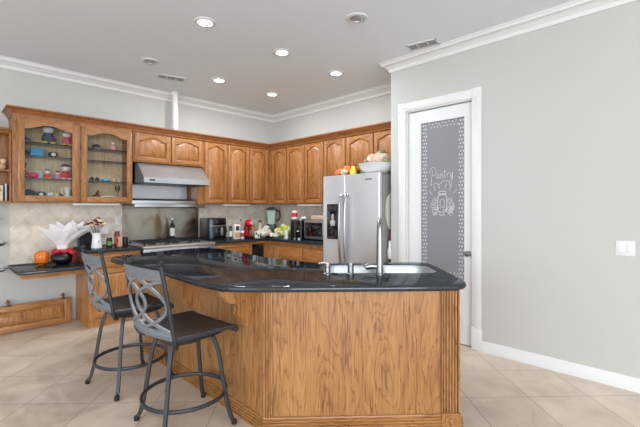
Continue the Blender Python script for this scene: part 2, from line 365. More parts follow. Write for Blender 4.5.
for q in range(16):
    cx, cz = jx+(rj.random()-.5)*.26, jz-.075+(rj.random()-.5)*.09; r_ = .012+.014*rj.random()
    stroke([(cx+r_*math.cos(t_), cz+r_*.8*math.sin(t_)) for t_ in (0, 1.3, 2.6, 3.9, 5.2)], .0028, 3)
stroke([(jx-.03, jz-.125), (jx+.02, jz-.12), (jx+.03, jz-.14)], .0028, 3)
for ang in (150, 125, 105, 75, 55, 30):
    a = R(ang); stroke([(jx+.15*math.cos(a)*.9, jz+.04+.12*math.sin(a)), (jx+.2*math.cos(a)*.9, jz+.05+.17*math.sin(a))], .003, 2)
e2.build('etched_jar_drawing', etch, gp)
kb = MB().lathe([(.012, 0), (.026, -.002), (.026, -.006), (.01, -.01), (.009, -.04), (.024, -.045), (.029, -.058), (.022, -.07), (0, -.073)], (3.952, DY, .94), 18, 'y').build('door_knob', chrome, d); kb['label'] = 'satin nickel door knob'

# light switch plate
t = thing('light_switch', 'white double rocker light switch on the right wall', 'light switch', (5.19, WY, 1.087))
MB().box(-.06, .06, -.006, 0, -.058, .058, .003).build('switch_plate', trimm, t)
for s in (-1, 1):
    MB().box(s*.027-.017, s*.027+.017, -.010, -.005, -.034, .034, .002).build('rocker', doorm, t)

# ------------------------------------------------------------------ ceiling fittings
canring = mat('can_trim', (215, 214, 211), .5, var=.01); glow = mat('lamp_lens', (255, 250, 240), .4, var=0, emit=9)
def canlight(x, y, lit, label, power=14):
    t = thing('recessed_light', label, 'ceiling light', (x, y, CH), group='recessed ceiling lights')
    MB().lathe([(.062, 0), (.066, -.012), (.09, -.012), (.098, -.006), (.098, 0)], seg=28, cap=False).build('trim_ring', canring, t)
    if lit:
        g = MB().lathe([(.064, -.004), (.06, -.008), (0, -.009)], seg=24).build('lens', glow, t); g['label'] = 'glowing white lens'
        l = bpy.data.lights.new('lamp_glow', 'AREA'); l.shape = 'DISK'; l.size = .12; l.energy = power; l.color = (.93, .97, 1)
        lo = bpy.data.objects.new('lamp_glow', l); C.objects.link(lo); lo.parent = t; lo.location = (0, 0, -.014)
    else:
        MB().lathe([(.062, -.004), (.058, -.010), (.04, -.018), (.036, -.010), (0, -.008)], seg=24).build('gimbal', steel, t)
for x, y, lb in ((2.402, -2.7, 'lit recessed ceiling light, frontmost and leftmost of the glowing ones'), (2.386, -1.781, 'lit recessed ceiling light above the middle of the island, second glowing one from the front'),
                 (1.096, -1.784, 'lit recessed ceiling light nearest the white vent pipe'), (1.106, -.908, 'lit recessed ceiling light nearest the far kitchen corner'),
                 (2.372, -.894, 'lit recessed ceiling light in front of the refrigerator')):
    canlight(x, y, True, lb, 9 if y > -1 else 15)
canlight(1.11, -2.683, False, 'unlit recessed ceiling light near the left ceiling vent')
canlight(3.433, -1.788, False, 'unlit recessed ceiling light nearest the right ceiling vent')
def vent(x, y, rot, label, w=.30, d_=.13):
    t = thing('ceiling_vent', label, 'air vent', (x, y, CH), R(rot), group='ceiling air vents')
    m = MB(); m.box(-w/2, w/2, -d_/2, -d_/2+.018, -.008, 0).box(-w/2, w/2, d_/2-.018, d_/2, -.008, 0).box(-w/2, -w/2+.018, -d_/2, d_/2, -.008, 0).box(w/2-.018, w/2, -d_/2, d_/2, -.008, 0)
    for q in (-1, 1): m.box(q*w/6-.005, q*w/6+.005, -d_/2, d_/2, -.008, 0)
    m.build('vent_frame', trimm, t)
    MB().box(-w/2+.015, w/2-.015, -d_/2+.015, d_/2-.015, -.002, 0).build('vent_backing', pm((70, 70, 70), .8), t)
    for k in range(7):
        yy = -d_/2+.026+k*(d_-.052)/6
        MB().prism([(yy-.005, -.001), (yy+.001, -.008), (yy+.003, -.008), (yy-.003, -.001)], -w/2+.015, w/2-.015, 'yz').build('vent_slat', pm((150, 150, 148), .6), t)
vent(.735, -2.265, 75, 'white slatted ceiling vent near the white pipe', .34, .16)
vent(3.573, -.884, 10, 'white slatted ceiling vent above the pantry wall corner', .32, .15)
t = tag(put(MB().lathe([(.045, 0), (.045, .56)], seg=24).build('vent_pipe', trimm), .17, -1.955, 2.49), 'white round vent pipe rising from the cabinet tops to the ceiling', 'pipe')
MB().lathe([(.06, .555), (.06, .575), (.05, .598)], seg=24).build('collar', trimm, t)

# ------------------------------------------------------------------ cabinet doors
def arch_pts(x0, x1, zt, drop, n=18, sh=.18):
    """top edge from x1 back to x0: flat shoulders, cathedral hump to zt, shoulders at zt-drop"""
    o = []
    for k in range(n+1):
        u = 1-k/n; v = 2*abs(u-.5)
        f = 0 if v > 1-sh*.6 else (math.cos(PI*v/(1-sh*.6))+1)/2
        o.append((x0+(x1-x0)*u, zt-drop+drop*f**.8))
    return o
def cab_door(parent, x0, x1, z0, z1, yf, arch=True, glass=False, mv=oakup, mh=oakuph, knob=False, name='door', fw=.055, drop=None):
    """frame-and-panel door; front face at y=yf, looks towards -y"""
    th = .02; ya, yb = yf-th, yf; w = x1-x0; fw = min(fw, w*.2)
    drop = (min(.05, w*.14) if arch else 0) if drop is None else drop
    R4 = lambda g, y: [(x0+g, y, z0+g), (x1-g, y, z0+g), (x1-g, y, z1-g), (x0+g, y, z1-g)]
    dr = MB().loft([R4(.002, yb-.003), R4(.002, yb), R4(fw*.7, yb), R4(fw*.7, yb-.003), R4(.002, yb-.003)], False, False).build(name, mv, parent, smooth=0)
    for q0 in (x0, x1-fw): MB().box(q0, q0+fw, ya, yb-.0035, z0, z1, .003).build('stile', mv, dr)
    MB().box(x0+fw, x1-fw, ya, yb-.0035, z0, z0+fw, .002).build('rail', mh, dr); m = MB()
    ix0, ix1, iz0, iz1 = x0+fw, x1-fw, z0+fw, z1-fw*.75
    if arch: m.prism([(ix0, z1), (ix1, z1)]+arch_pts(ix0, ix1, iz1, drop), ya, yb-.0035, 'xz')
    else: m.box(ix0, ix1, ya, yb-.0035, z1-fw, z1, .002); iz1 = z1-fw
    m.build('rail', mh, dr)
    def outline(g, zz):
        return [(ix0+g, iz0+g), (ix1-g, iz0+g)]+arch_pts(ix0+g, ix1-g, iz1-g, drop)
    if glass:
        MB().prism(outline(-.004, 0), ya+.009, ya+.012, 'xz').build('glass_pane', glassm, dr)
    else:
        g1 = min(.028, w*.1)
        f = lambda g, y: [(p[0], y, p[1]) for p in outline(g, 0)]
        MB().loft([f(.004, yb-.001), f(.004, ya+.015), f(g1, ya+.0035), f(g1+.004, ya+.001)]).build('panel', mv, dr)
    return dr
def drawer(parent, x0, x1, z0, z1, yf, pull=True):
    m = MB().box(x0, x1, yf-.02, yf, z0, z1, .006).box(x0+.03, x1-.03, yf-.023, yf-.015, z0+.025, z1-.025, .003)
    d_ = m.build('drawer', oakh, parent)
    if pull:
        pl = MB().box(x0+.05, x1-.05, yf-.045, yf-.018, z1-.03, z1-.012, .005).build('pull', oakh, d_); 
    return d_
W1R = R(90)  # cabinets against the left wall face +x of the kitchen frame

def upper(label, wall, a0, a1, z0, z1, doors, depth=.33, arch=True, inner_open=False, blind=0):
    """carcass with face; local x along the wall, local y = -depth at the front"""
    rot = W1R if wall == 1 else 0
    t = thing('wall_cabinet', label, 'cabinet', (0, a0, z0) if wall == 1 else (a0, 0, z0), rot)
    w = a1-a0; h = z1-z0
    c = MB().box(.0005, w-.0005, -depth, -.002, 0, h)
    c.build('body', oakup, t)
    for q0, q1 in doors: cab_door(t, q0-a0+.006, q1-a0-.006, .018, h-.035, -depth-.001, arch)
    return t
ZB, ZT = 1.46, 2.425
upper('oak wall cabinet with two short arched doors above the range hood', 1, -2.60, -1.60, 2.01, ZT, ((-2.585, -2.10), (-2.09, -1.615)))
upper('tall oak wall cabinet right of the range hood, two arched doors', 1, -1.598, -.775, ZB, ZT, ((-1.578, -1.185), (-1.18, -.78)))
upper('single-door oak wall cabinet on the range wall ending in the corner', 1, -.773, -.001, ZB, ZT, ((-.77, -.385),))
upper('two-door oak wall cabinet on the fridge wall beside the corner', 2, .334, 1.205, ZB, ZT, ((.385, .765), (.78, 1.2)))
upper('oak wall cabinet immediately left of the refrigerator, above the microwave', 2, 1.207, 2.06, ZB, ZT, ((1.21, 1.615), (1.625, 2.05)))
upper('oak wall cabinet over the refrigerator', 2, 2.062, 3.03, 1.9, ZT, ((2.07, 2.54), (2.55, 3.02)))
# glass-front display cabinet
a0, a1 = -3.83, -2.605; w = a1-a0; h = ZT-ZB
t = thing('display_cabinet', 'oak wall cabinet with two glass doors showing dolls and keepsakes', 'cabinet', (0, a0, ZB), W1R)
c = MB().box(0, .02, -.33, -.002, 0, h).box(w-.02, w, -.33, -.002, 0, h).box(.02, w-.02, -.33, -.002, 0, .062).box(.02, w-.02, -.33, -.002, h-.03, h).box(w/2-.012, w/2+.012, -.31, -.012, .03, h-.03)
c.build('body', oakup, t)
MB().box(.02, w-.02, -.012, -.002, .03, h-.03).build('back_panel', oakback, t)
MB().box(.02, .05, -.35, -.33, 0, h).box(w-.04, w-.02, -.35, -.33, 0, h).box(w/2-.03, w/2+.02, -.35, -.33, 0, h).box(.05, w-.04, -.35, -.33, h-.045, h).box(.05, w-.04, -.35, -.33, 0, .02).build('face_frame', oakup, t)
pil = MB().box(-.004, .022, -.352, -.30, 0, h)
for k in range(9): pil.box(-.010, .016, -.358, -.31, h-.08-.028*k, h-.065-.028*k, .004)
pil.build('corner_post', oakup, t)
cab_door(t, .036, .606, .016, h-.05, -.351, True, True, fw=.062, drop=.055); cab_door(t, .636, 1.21, .016, h-.05, -.351, True, True, fw=.062, drop=.055)
SH = (1.735, 1.99, 2.14)
for q, zz in enumerate(SH):
    for b0 in (.022, w/2+.014):
        MB().box(b0, b0+w/2-.036, -.30, -.014, zz-ZB-.007, zz-ZB).build('glass_shelf', glassg, t)
# lower open shelf cabinet at the far left
t = thing('open_shelf_cabinet', 'low open-fronted oak shelf unit at the left end of the wall cabinets', 'shelf', (0, -4.33, ZB-.005), W1R)
w2 = .497; h2 = .80
MB().box(0, .02, -.25, -.002, 0, h2).box(.02, w2, -.02, -.002, 0, h2).box(.02, w2, -.25, -.02, 0, .02).box(.02, w2, -.25, -.02, h2-.02, h2).box(w2-.018, w2, -.25, -.02, .02, h2-.02).build('body', oakup, t)
MB().box(.02, w2-.018, -.24, -.02, .345, .362).build('shelf', oakup, t)
MB().sweep([(-.005, h2-.05), (.01, h2-.05), (.03, h2-.015), (.045, h2-.01), (.045, h2+.012), (-.005, h2+.012)], [(-.01, -.25), (w2-.02, -.25)], -1).build('crown', oakdark, t)
# cornice along all wall cabinets
cp = [(-.03, ZT-.02), (.003, ZT-.02), (.006, ZT), (.018, ZT+.008), (.03, ZT+.035), (.05, ZT+.05), (.056, ZT+.052), (.056, ZT+.068), (-.03, ZT+.068)]
t = tag(put(MB().sweep(cp, [(0.002, -3.835), (.352, -3.835), (.352, -.352), (3.032, -.352)], -1).build('cabinet_cornice', oakdark), 0, 0), 'dark oak cornice running along the tops of all wall cabinets', 'cornice')
# under-cabinet light strips
for x, y, rot, ln, lb in ((.26, -3.0, W1R, .52, 'white light strip under the display cabinet'), (.26, -.98, W1R, .5, 'white light strip under the tall cabinet right of the hood'), (1.27, -.28, 0, .56, 'white light strip under the cabinet above the microwave')):
    t = thing('light_strip', lb, 'light', (x, y, ZB), rot)
    MB().box(-ln/2, ln/2, -.03, .03, -.028, 0, .004).build('housing', pm((226, 226, 222), .5), t)
    MB().box(-ln/2+.02, ln/2-.02, -.032, -.022, -.022, -.006).build('diffuser', white, t)

# ------------------------------------------------------------------ base cabinets and worktops
CZ = .875
def base(label, wall, a0, a1, fronts, depth=.60, toe=.07, z1=CZ, ret=None):
    rot = W1R if wall == 1 else 0
    t = thing('base_cabinet', label, 'cabinet', (0, a0, 0) if wall == 1 else (a0, 0, 0), rot); w = a1-a0
    MB().box(0, w, -depth, -.002, .1, z1).box(.0, w, -depth+toe, -.002, 0, .1).build('body', oakv, t)
    for kind, q0, q1, z0, zz in fronts:
        if kind == 'drawer': drawer(t, q0-a0, q1-a0, z0, zz, -depth-.001)
        elif kind == 'flat': drawer(t, q0-a0, q1-a0, z0, zz, -depth-.001, False)
        else: cab_door(t, q0-a0, q1-a0, z0, zz, -depth-.001, False, mv=oakv, mh=oakh)
    return t
base('oak base cabinet between the desk and the range', 1, -3.17, -2.60, (('drawer', -3.14, -2.62, .70, .85), ('door', -3.14, -2.62, .13, .68)), toe=.04)
base('oak base cabinet just right of the range', 1, -1.60, -.96, (('drawer', -1.58, -.98, .70, .85), ('door', -1.58, -.98, .13, .68)))
t = thing('base_cabinet', 'corner oak base cabinet with a dark open niche', 'cabinet', (0, -.958, 0), W1R)
MB().box(0, .05, -.60, -.002, .1, CZ).box(.30, .955, -.60, -.002, .1, CZ).box(.05, .30, -.60, -.002, .83, CZ).box(.05, .30, -.6, -.002, .1, .55).box(.05, .30, -.02, -.002, .55, .83).build('body', oakv, t)
MB().box(.052, .298, -.57, -.03, .552, .78, .004).build('niche_box', black, t)
base('oak base cabinet on the fridge wall with three drawer fronts', 2, .602, 2.06, (('door', .70, .92, .13, .80), ('flat', .95, 1.45, .62, .80), ('flat', 1.48, 2.03, .62, .80), ('door', .95, 1.45, .13, .59), ('door', 1.48, 2.03, .13, .59)))
def slab(pts, z0, z1, bev=.012):
    return MB().prism(pts, z0, z1, 'xy', bev)
t = tag(put(slab([(.002, -3.2), (.655, -3.2), (.655, -2.6), (.002, -2.6)], CZ+.001, .915).build('worktop', gran), 0, 0), 'black granite worktop left of the range holding the white vase', 'worktop')
t = tag(put(slab([(.002, -1.60), (.655, -1.60), (.655, -.655), (2.06, -.655), (2.06, -.002), (.002, -.002)], CZ+.001, .915).build('worktop', gran), 0, 0), 'black granite L-shaped worktop running from the range to the refrigerator', 'worktop')
# desk
t = thing('desk', 'low wall-mounted desk with black granite top and oak apron', 'desk', (0, -3.84, 0), W1R)
MB().prism([(0, -.002), (0, -.62), (.02, -.70), (.08, -.73), (.655, -.73), (.655, -.615), (.668, -.615), (.668, -.002)], .715, .75, 'xy', .01).build('desk_top', gran, t)
MB().box(.06, .668, -.60, -.58, .655, .714).box(.06, .08, -.58, -.002, .655, .714).build('apron', oakh, t)
# detached oak door lying against the wall
t = thing('loose_cabinet_door', 'detached oak cabinet door lying on its side against the wall under the desk', 'cabinet door', (.095, -4.22, .004), W1R)
t.rotation_euler = (R(-9), 0, ANG+W1R)
cab_door(t, 0, .985, 0, .30, 0, False, mv=oakv, mh=oakh, fw=.07, name='door_frame')
for hx in (.375, .90):
    hg = MB().box(hx-.03, hx+.03, -.028, -.019, .282, .30, .003).box(hx-.010, hx+.010, -.026, -.008, .295, .36, .003).box(hx-.026, hx+.026, -.022, -.014, .325, .338, .003).build('hinge', bronze, t)
# backsplashes
def bsp(a0, a1, wall, z0, z1, label, mt=splash, name='backsplash', th=.01):
    o = MB().box(0, a1-a0, -th, -.001, 0, z1-z0).build(name, mt); put(o, 0 if wall == 1 else a0, a0 if wall == 1 else 0, z0, W1R if wall == 1 else 0); return tag(o, label, 'backsplash')
bsp(-3.82, -3.2, 1, .752, ZB-.002, 'beige diagonal stone tile on the wall above the desk')
bsp(-3.2, -2.625, 1, .917, ZB-.002, 'beige diagonal stone tile on the wall behind the white vase')
bsp(-1.50, -.03, 1, .917, ZB-.002, 'beige diagonal stone tile behind the air fryer')
bsp(.013, 2.06, 2, .917, ZB-.002, 'beige stone tile behind the microwave')
bsp(-2.62, -1.504, 1, .94, 1.40, 'stained stainless splash panel behind the range', stsm, 'steel_backsplash', .006)

# ------------------------------------------------------------------ range and hood
RY0, RY1 = -2.597, -1.603; RW = RY1-RY0
t = thing('range', 'stainless professional gas range with black grates', 'range', (0, RY0, 0), W1R)
MB().box(.01, RW-.01, -.64, -.01, .1, .90).box(.03, RW-.03, -.60, -.05, .03, .1).build('body', steel, t)
MB().box(0, RW, -.70, -.01, .885, .918, .01).build('cooktop', pm((196, 188, 178), .3, .7), t)
MB().box(0, RW, -.69, -.64, .77, .884, .01).build('control_panel', steel, t)
for k in range(7):
    kx = .10+k*(RW-.2)/6
    kn = MB().lathe([(.026, -.69), (.026, -.697), (.02, -.70), (.018, -.725), (0, -.727)], (kx, 0, .825), 16, 'y').build('knob', black, t)
od = MB().box(.03, RW-.03, -.67, -.641, .2, .75, .008).build('oven_door', steel, t)
MB().tube([(.1, -.67, .70), (.1, -.72, .70), (RW-.1, -.72, .70), (RW-.1, -.67, .70)], .011, 10).build('handle', steelb, od)
for gx in (.03, .345, .66):
    g = MB()
    x0, x1, y0, y1, z = gx, gx+.305, -.62, -.1, .962
    for a in (x0+.008, (x0+x1)/2, x1-.008): g.box(a-.006, a+.006, y0, y1, z-.012, z)
    for b in (y0+.006, y0+.13, (y0+y1)/2, y1-.13, y1-.006): g.box(x0, x1, b-.006, b+.006, z-.012, z)
    for a in (x0+.01, x1-.01):
        for b in (y0+.01, y1-.01): g.box(a-.008, a+.008, b-.008, b+.008, .918, z)
    g.build('grate', black, t)
    for b in (-.49, -.23): MB().lathe([(.05, .918), (.05, .935), (.035, .942), (0, .943)], ((x0+x1)/2, b, 0), 16).build('burner', pm((40, 38, 36), .5), t)
MB().box(0, RW, -.06, -.012, .918, .955, .004).build('back_guard', steel, t)
for fx in (.05, RW-.05):
    for fy in (-.56, -.08): MB().lathe([(.02, 0), (.02, .03)], (fx, fy, 0), 12).build('foot', steel, t)

t = thing('range_hood', 'stainless canopy range hood under the short oak cabinets', 'range hood', (0, -2.60, 0), W1R)
hw = .98
MB().loft([[(x, y, z) for y, z in ((-.04, 2.0), (-.32, 2.0), (-.55, 1.80), (-.55, 1.73), (-.04, 1.73))] for x in (.06, hw)]).build('canopy', steel, t)
MB().box(.062, hw-.002, -.54, -.05, 1.722, 1.7295).build('filter_panel', black, t)
MB().box(.03, .058, -.33, -.04, 1.74, 2.0).build('side_filler', black, t)
MB().box(.13, .20, -.5535, -.551, 1.755, 1.775).build('badge', pm((60, 62, 66), .4, .5), t)
t = thing('warming_shelf', 'stainless back panel and shelf below the range hood', 'shelf', (0, -2.60, 0), W1R)
MB().box(.0, .87, -.06, -.01, 1.53, 1.72).build('back_panel', steel, t)
MB().box(.0, .905, -.30, -.01, 1.452, 1.50, .003).build('shelf_box', steel, t)
MB().box(.02, .86, -.28, -.06, 1.501, 1.528).build('dark_slot', black, t)
MB().prism([(-.01, 1.40), (-.40, 1.40), (-.46, 1.415), (-.46, 1.45), (-.01, 1.45)], -.02, .97, 'yz', .002).build('front_lip', steelb, t)
# filler cabinet side beside the hood (oak)
tag(put(MB().box(0, .088, -.33, -.002, 0, .262).build('cabinet_filler', oakup), 0, -1.69, 1.457, W1R), 'narrow oak filler panel between the hood back panel and the tall cabinet', 'panel')

# ------------------------------------------------------------------ refrigerator
t = thing('refrigerator', 'stainless side-by-side refrigerator with curved handles and ice dispenser', 'refrigerator', (2.074, 0, 0))
fw_ = .905; FY = -.82
MB().box(.005, fw_-.005, FY+.075, -.03, .02, 1.80, .006).build('body', pm((150, 148, 144), .45, .2), t)
split = .385
MB().box(0, fw_, FY+.06, -.035, 1.795, 1.815, .004).build('top_cap', pm((120, 120, 118), .5, .2), t)
ld = MB().prism(rrect(0, split-.004, FY, FY+.062, .010), .08, 1.815).build('freezer_door', fsteel, t)
rd = MB().prism(rrect(split+.004, fw_, FY, FY+.062, .010), .08, 1.815).build('fridge_door', fsteel, t)
def handle(x, par):
    pts = [(x, FY+.002, 1.56), (x, FY-.03, 1.555), (x, FY-.055, 1.48), (x, FY-.066, 1.3), (x, FY-.07, 1.12), (x, FY-.066, .94), (x, FY-.055, .78), (x, FY-.03, .70), (x, FY+.002, .695)]
    MB().tube([p for p in cat_rom(pts, 5)], .017, 10).build('handle', steelb, par)
handle(split-.04, ld); handle(split+.045, rd)
dp = MB().box(.075, .265, FY-.004, FY+.001, 1.0, 1.45, .004).build('ice_dispenser', blackg, ld)
MB().box(.09, .25, FY-.008, FY-.004, 1.36, 1.43, .002).build('control_strip', pm((45, 46, 50), .25), dp)
MB().box(.155, .225, FY-.03, FY-.004, 1.17, 1.24, .006).box(.17, .2, FY-.02, FY-.004, 1.24, 1.32, .004).build('paddle', pm((190, 192, 195), .3, .4), dp)
MB().box(.10, .24, FY-.03, FY-.004, 1.02, 1.035, .003).build('drip_tray', pm((60, 60, 62), .4), dp)
MB().box(.70, .80, FY-.002, FY+.001, 1.735, 1.75).build('badge', pm((120, 122, 126), .4, .6), rd)
MB().box(.01, fw_-.01, FY+.05, FY+.08, .02, .075).build('kick_plate', pm((60, 60, 60), .6), t)

# ------------------------------------------------------------------ island (aligned with the floor tiles)
A = Vector((-.349, 2.392)); U = Vector((-.7126, .7016)); N_ = Vector((.7016, .7126)); Bp = A+U*1.93
Rf = Vector((.885, 2.437)); Rb = Vector((.905, 3.38))
C1 = Bp+N_*.78
# back corner: line at .78 from the left face meets the back face
q = A+N_*.78; tt = (3.33-q.y)/U.y; C2 = q+U*tt
body = [A, Rf, Rb, C2, C1, Bp]
def offs(poly, d):
    out = []; n = len(poly)
    for i in range(n):
        d0 = (poly[i]-poly[i-1]).normalized(); d1 = (poly[(i+1) % n]-poly[i]).normalized()
        n0 = Vector((d0.y, -d0.x)); n1 = Vector((d1.y, -d1.x)); m = (n0+n1).normalized(); out.append(poly[i]+m*(d/max(.3, m.dot(n0))))
    return out
t = bpy.data.objects.new('kitchen_island', None); C.objects.link(t); tag(t, 'angled oak kitchen island body with reeded corner posts and base moulding', 'kitchen island'); ISL = t
IH = .874
inn = offs(body, -.02)
L3 = lambda P, z: [(p.x, p.y, z) for p in P]
MB().loft([L3(body, 0), L3(body, IH), L3(inn, IH), L3(inn, 0)], False, False).build('body', oakiv, t, smooth=0)
mp_ = [(0, 0), (.026, 0), (.026, .014), (.016, .017), (.016, .022), (.025, .026), (.025, .034), (.015, .038), (.015, .041), (.023, .045), (.023, .052), (.013, .056), (.013, .059), (.020, .063), (.020, .070), (.010, .074), (.010, .078), (.014, .082), (.012, .087), (0, .09)]
lp = []
bo = body+[body[0]]
loops = [L3(offs(body, o_), z_) for o_, z_ in mp_]
MB().loft(loops, False, False).build('base_moulding', oakih, t, smooth=0)
# right reeded post and rosette
fd = (Rf-A).normalized(); fn = Vector((fd.y, -fd.x))
def on_front(s, out, z): p = A+fd*s+fn*out; return (p.x, p.y, z)
FL = (Rf-A).length
def fbox(m, s0, s1, o0, o1, z0, z1):
    m.loft([[on_front(s0, o0, z), on_front(s1, o0, z), on_front(s1, o1, z), on_front(s0, o1, z)] for z in (z0, z1)])
m = MB(); fbox(m, FL-.114, FL-.104, 0, .018, .1, IH); fbox(m, FL-.006, FL+.004, 0, .018, .1, IH)
for k in range(5): m.tube([on_front(FL-.092+k*.0185, .008, .1), on_front(FL-.092+k*.0185, .008, IH)], .0072, 10)
m.build('reeded_post', oakiv, t)
m = MB(); fbox(m, FL-.115, FL+.006, .0, .028, 0, .10); pb = m.build('rosette_block', oakiv, t)
m = MB()
cc = Vector(on_front(FL-.055, .028, .052))
def ring(r, o_): return [tuple(cc+Vector((fd.x, fd.y, 0))*r*math.cos(a)+Vector((0, 0, r*math.sin(a)))+Vector((fn.x, fn.y, 0))*o_) for a in [2*PI*k/24 for k in range(24)]]
m.loft([ring(.04, 0), ring(.04, .006), ring(.03, .007), ring(.026, .002), ring(.018, .002), ring(.013, .010), ring(.004, .013)]).build('rosette', oakiv, pb)
# corner strips at the front left corner
m = MB(); fbox(m, -.006, .006, 0, .014, .088, IH); fbox(m, .040, .050, 0, .016, .088, IH)
for k in range(2): m.tube([on_front(.015+k*.017, .006, .088), on_front(.015+k*.017, .006, IH)], .0065, 10)
ln = Vector((-N_.x, -N_.y))
def on_left(s, out, z): p = A+U*s+ln*out; return (p.x, p.y, z)
def lbox(m, s0, s1, o0, o1, z0, z1): m.loft([[on_left(s0, o0, z), on_left(s1, o0, z), on_left(s1, o1, z), on_left(s0, o1, z)] for z in (z0, z1)])
lbox(m, 0, .035, 0, .008, .088, IH)
m.build('corner_trim', oakiv, t)
# corbels under the overhang
def corbel(s):
    pr = [(0, IH-.001), (.19, IH-.001), (.19, IH-.035), (.165, IH-.045), (.16, IH-.065), (.135, IH-.085), (.105, IH-.085), (.085, IH-.10), (.08, IH-.13), (.085, IH-.16), (.07, IH-.19), (.05, IH-.195), (.042, IH-.215), (.04, IH-.235), (.02, IH-.25), (0, IH-.25)]
    m = MB(); m.loft([[on_left(s+w_, o_, z_) for o_, z_ in pr] for w_ in (-.024, .024)]); c_ = m.build('corbel', oakiv, t)
for s in (.20, .98, 1.72): corbel(s)

# island top
OUT = [(-.60, 2.378), (-.43, 2.352), (-.25, 2.353), (0, 2.362), (.3, 2.372), (.6, 2.384), (.78, 2.394), (.88, 2.418), (.945, 2.475), (.972, 2.56), (.975, 2.75), (.975, 3.0), (.97, 3.25), (.955, 3.36), (.90, 3.42), (.75, 3.42), (.4, 3.40), (.1, 3.37), (-.05, 3.40), (-.33, 3.58), (-.52, 3.76), (-.76, 4.04),
       (-1.03, 4.39), (-1.2, 4.56), (-1.42, 4.64), (-1.64, 4.53), (-1.86, 4.2), (-2.02, 3.95), (-2.06, 3.79), (-1.985, 3.63), (-1.74, 3.41), (-1.45, 3.16), (-1.2, 2.93), (-.98, 2.70), (-.78, 2.50)]
pl = [Vector(p).to_2d() for p in cat_rom([Vector((*p, 0)) for p in OUT], 5, True)]
# shoelace orientation: counter-clockwise
def offs_s(P, d):
    n = len(P); out = []
    for i in range(n):
        t_ = (P[(i+1) % n]-P[i-1]).normalized(); out.append(P[i]+Vector((t_.y, -t_.x))*d)
    return out
TZ0, TZ1 = .8745, .915
hole = rrect(.03, .90, 2.84, 3.26, .11, 8)
m = MB(); bm = m.bm
def vloop(P, z): return [bm.verts.new((p[0], p[1], z)) for p in P]
prof = [(-.02, TZ0), (-.006, TZ0+.003), (0, TZ0+.014), (0, TZ0+.026), (-.005, TZ1-.004), (-.016, TZ1)]
rings = [vloop(offs_s(pl, d_), z_) for d_, z_ in prof]
for a_, b_ in zip(rings, rings[1:]):
    for i in range(len(pl)): bm.faces.new((a_[i], a_[(i+1) % len(pl)], b_[(i+1) % len(pl)], b_[i]))
h1 = vloop(hole, TZ1); h0 = vloop(hole, TZ0)
nh = len(hole)
for i in range(nh): bm.faces.new((h0[i], h0[(i+1) % nh], h1[(i+1) % nh], h1[i]))
def edges(l): 
    r_ = []
    for i in range(len(l)):
        e = bm.edges.get((l[i], l[(i+1) % len(l)])) or bm.edges.new((l[i], l[(i+1) % len(l)])); r_.append(e)
    return r_
bmesh.ops.triangle_fill(bm, use_beauty=True, edges=edges(rings[-1])+edges(h1))
bmesh.ops.triangle_fill(bm, use_beauty=True, edges=edges(rings[0])+edges(h0))
o = m.build('island_worktop', gran, smooth=50)
tag(o, 'black polished granite top of the kitchen island with rounded bar end', 'worktop')

# sink
t = bpy.data.objects.new('sink', None); C.objects.link(t); t.location = (.465, 3.05, .898); tag(t, 'stainless double-bowl sink set into the island top', 'sink')
def bowl(x0, x1, y0, y1):
    m = MB(); lo = []
    for g, z in ((0, 0), (.004, -.01), (.012, -.13), (.03, -.165), (.08, -.175)):
        lo.append([(x, y, z) for x, y in rrect(x0+g, x1-g, y0+g, y1-g, max(.03, .09-g), 6)])
    m.loft(lo, False, True)
    b = m.build('bowl', steel, t); 
    MB().lathe([(.04, -.174), (.04, -.171), (.02, -.172), (0, -.174)], ((x0+x1)/2, (y0+y1)/2, 0), 18).build('drain', steel, b)
m = MB(); bm = m.bm
def vl(P, z): return [bm.verts.new((p[0], p[1], z)) for p in P]
hr = vl(rrect(-.434, .434, -.209, .209, .108, 8), .012); hb = vl(rrect(-.434, .434, -.209, .209, .108, 8), 0)
for i in range(len(hr)): bm.faces.new((hr[i], hr[(i+1) % len(hr)], hb[(i+1) % len(hb)], hb[i]))
hs = [vl(rrect(x0, x1, -.195, .195, .09, 6), 0) for x0, x1 in ((-.42, -.012), (.012, .42))]
es = []
for l in [hb]+hs:
    for i in range(len(l)): es.append(bm.edges.get((l[i], l[(i+1) % len(l)])) or bm.edges.new((l[i], l[(i+1) % len(l)])))
bmesh.ops.triangle_fill(bm, use_beauty=True, edges=es)
m.build('rim', steel, t, smooth=30)
bowl(-.42, -.012, -.195, .195); bowl(.012, .42, -.195, .195)
# faucet
t = bpy.data.objects.new('faucet', None); C.objects.link(t); t.location = (.435, 2.775, .915); t.rotation_euler = (0, 0, R(-8)); tag(t, 'tall brushed nickel gooseneck faucet on the island', 'faucet')
MB().lathe([(.034, 0), (.034, .008), (.027, .014), (.026, .08), (.024, .10), (.0225, .30)], seg=20).build('base', chrome, t)
ar = [(0, 0, .29), (0, .002, .34), (0, .02, .375), (0, .06, .395), (0, .11, .385), (0, .15, .35), (0, .165, .30), (0, .168, .25)]
MB().tube(cat_rom(ar, 5), .0185, 14).build('spout', chrome, t)
MB().tube([(-.02, 0, .06), (-.05, 0, .062), (-.08, 0, .06), (-.105, -.005, .052)], [.019, .024, .026, .022], 12).build('handle', chrome, t)
MB().tube([(-.10, 0, .055), (-.115, -.006, .07), (-.135, -.01, .082)], [.011, .009, .007], 8).build('lever', chrome, t)
t = bpy.data.objects.new('soap_dispenser', None); C.objects.link(t); t.location = (.225, 2.80, .915); tag(t, 'short plain nickel soap dispenser left of the faucet', 'soap dispenser')
MB().lathe([(.03, 0), (.03, .006), (.023, .01), (.023, .065), (.027, .068), (.027, .082), (0, .088)], seg=18).build('body', chrome, t)
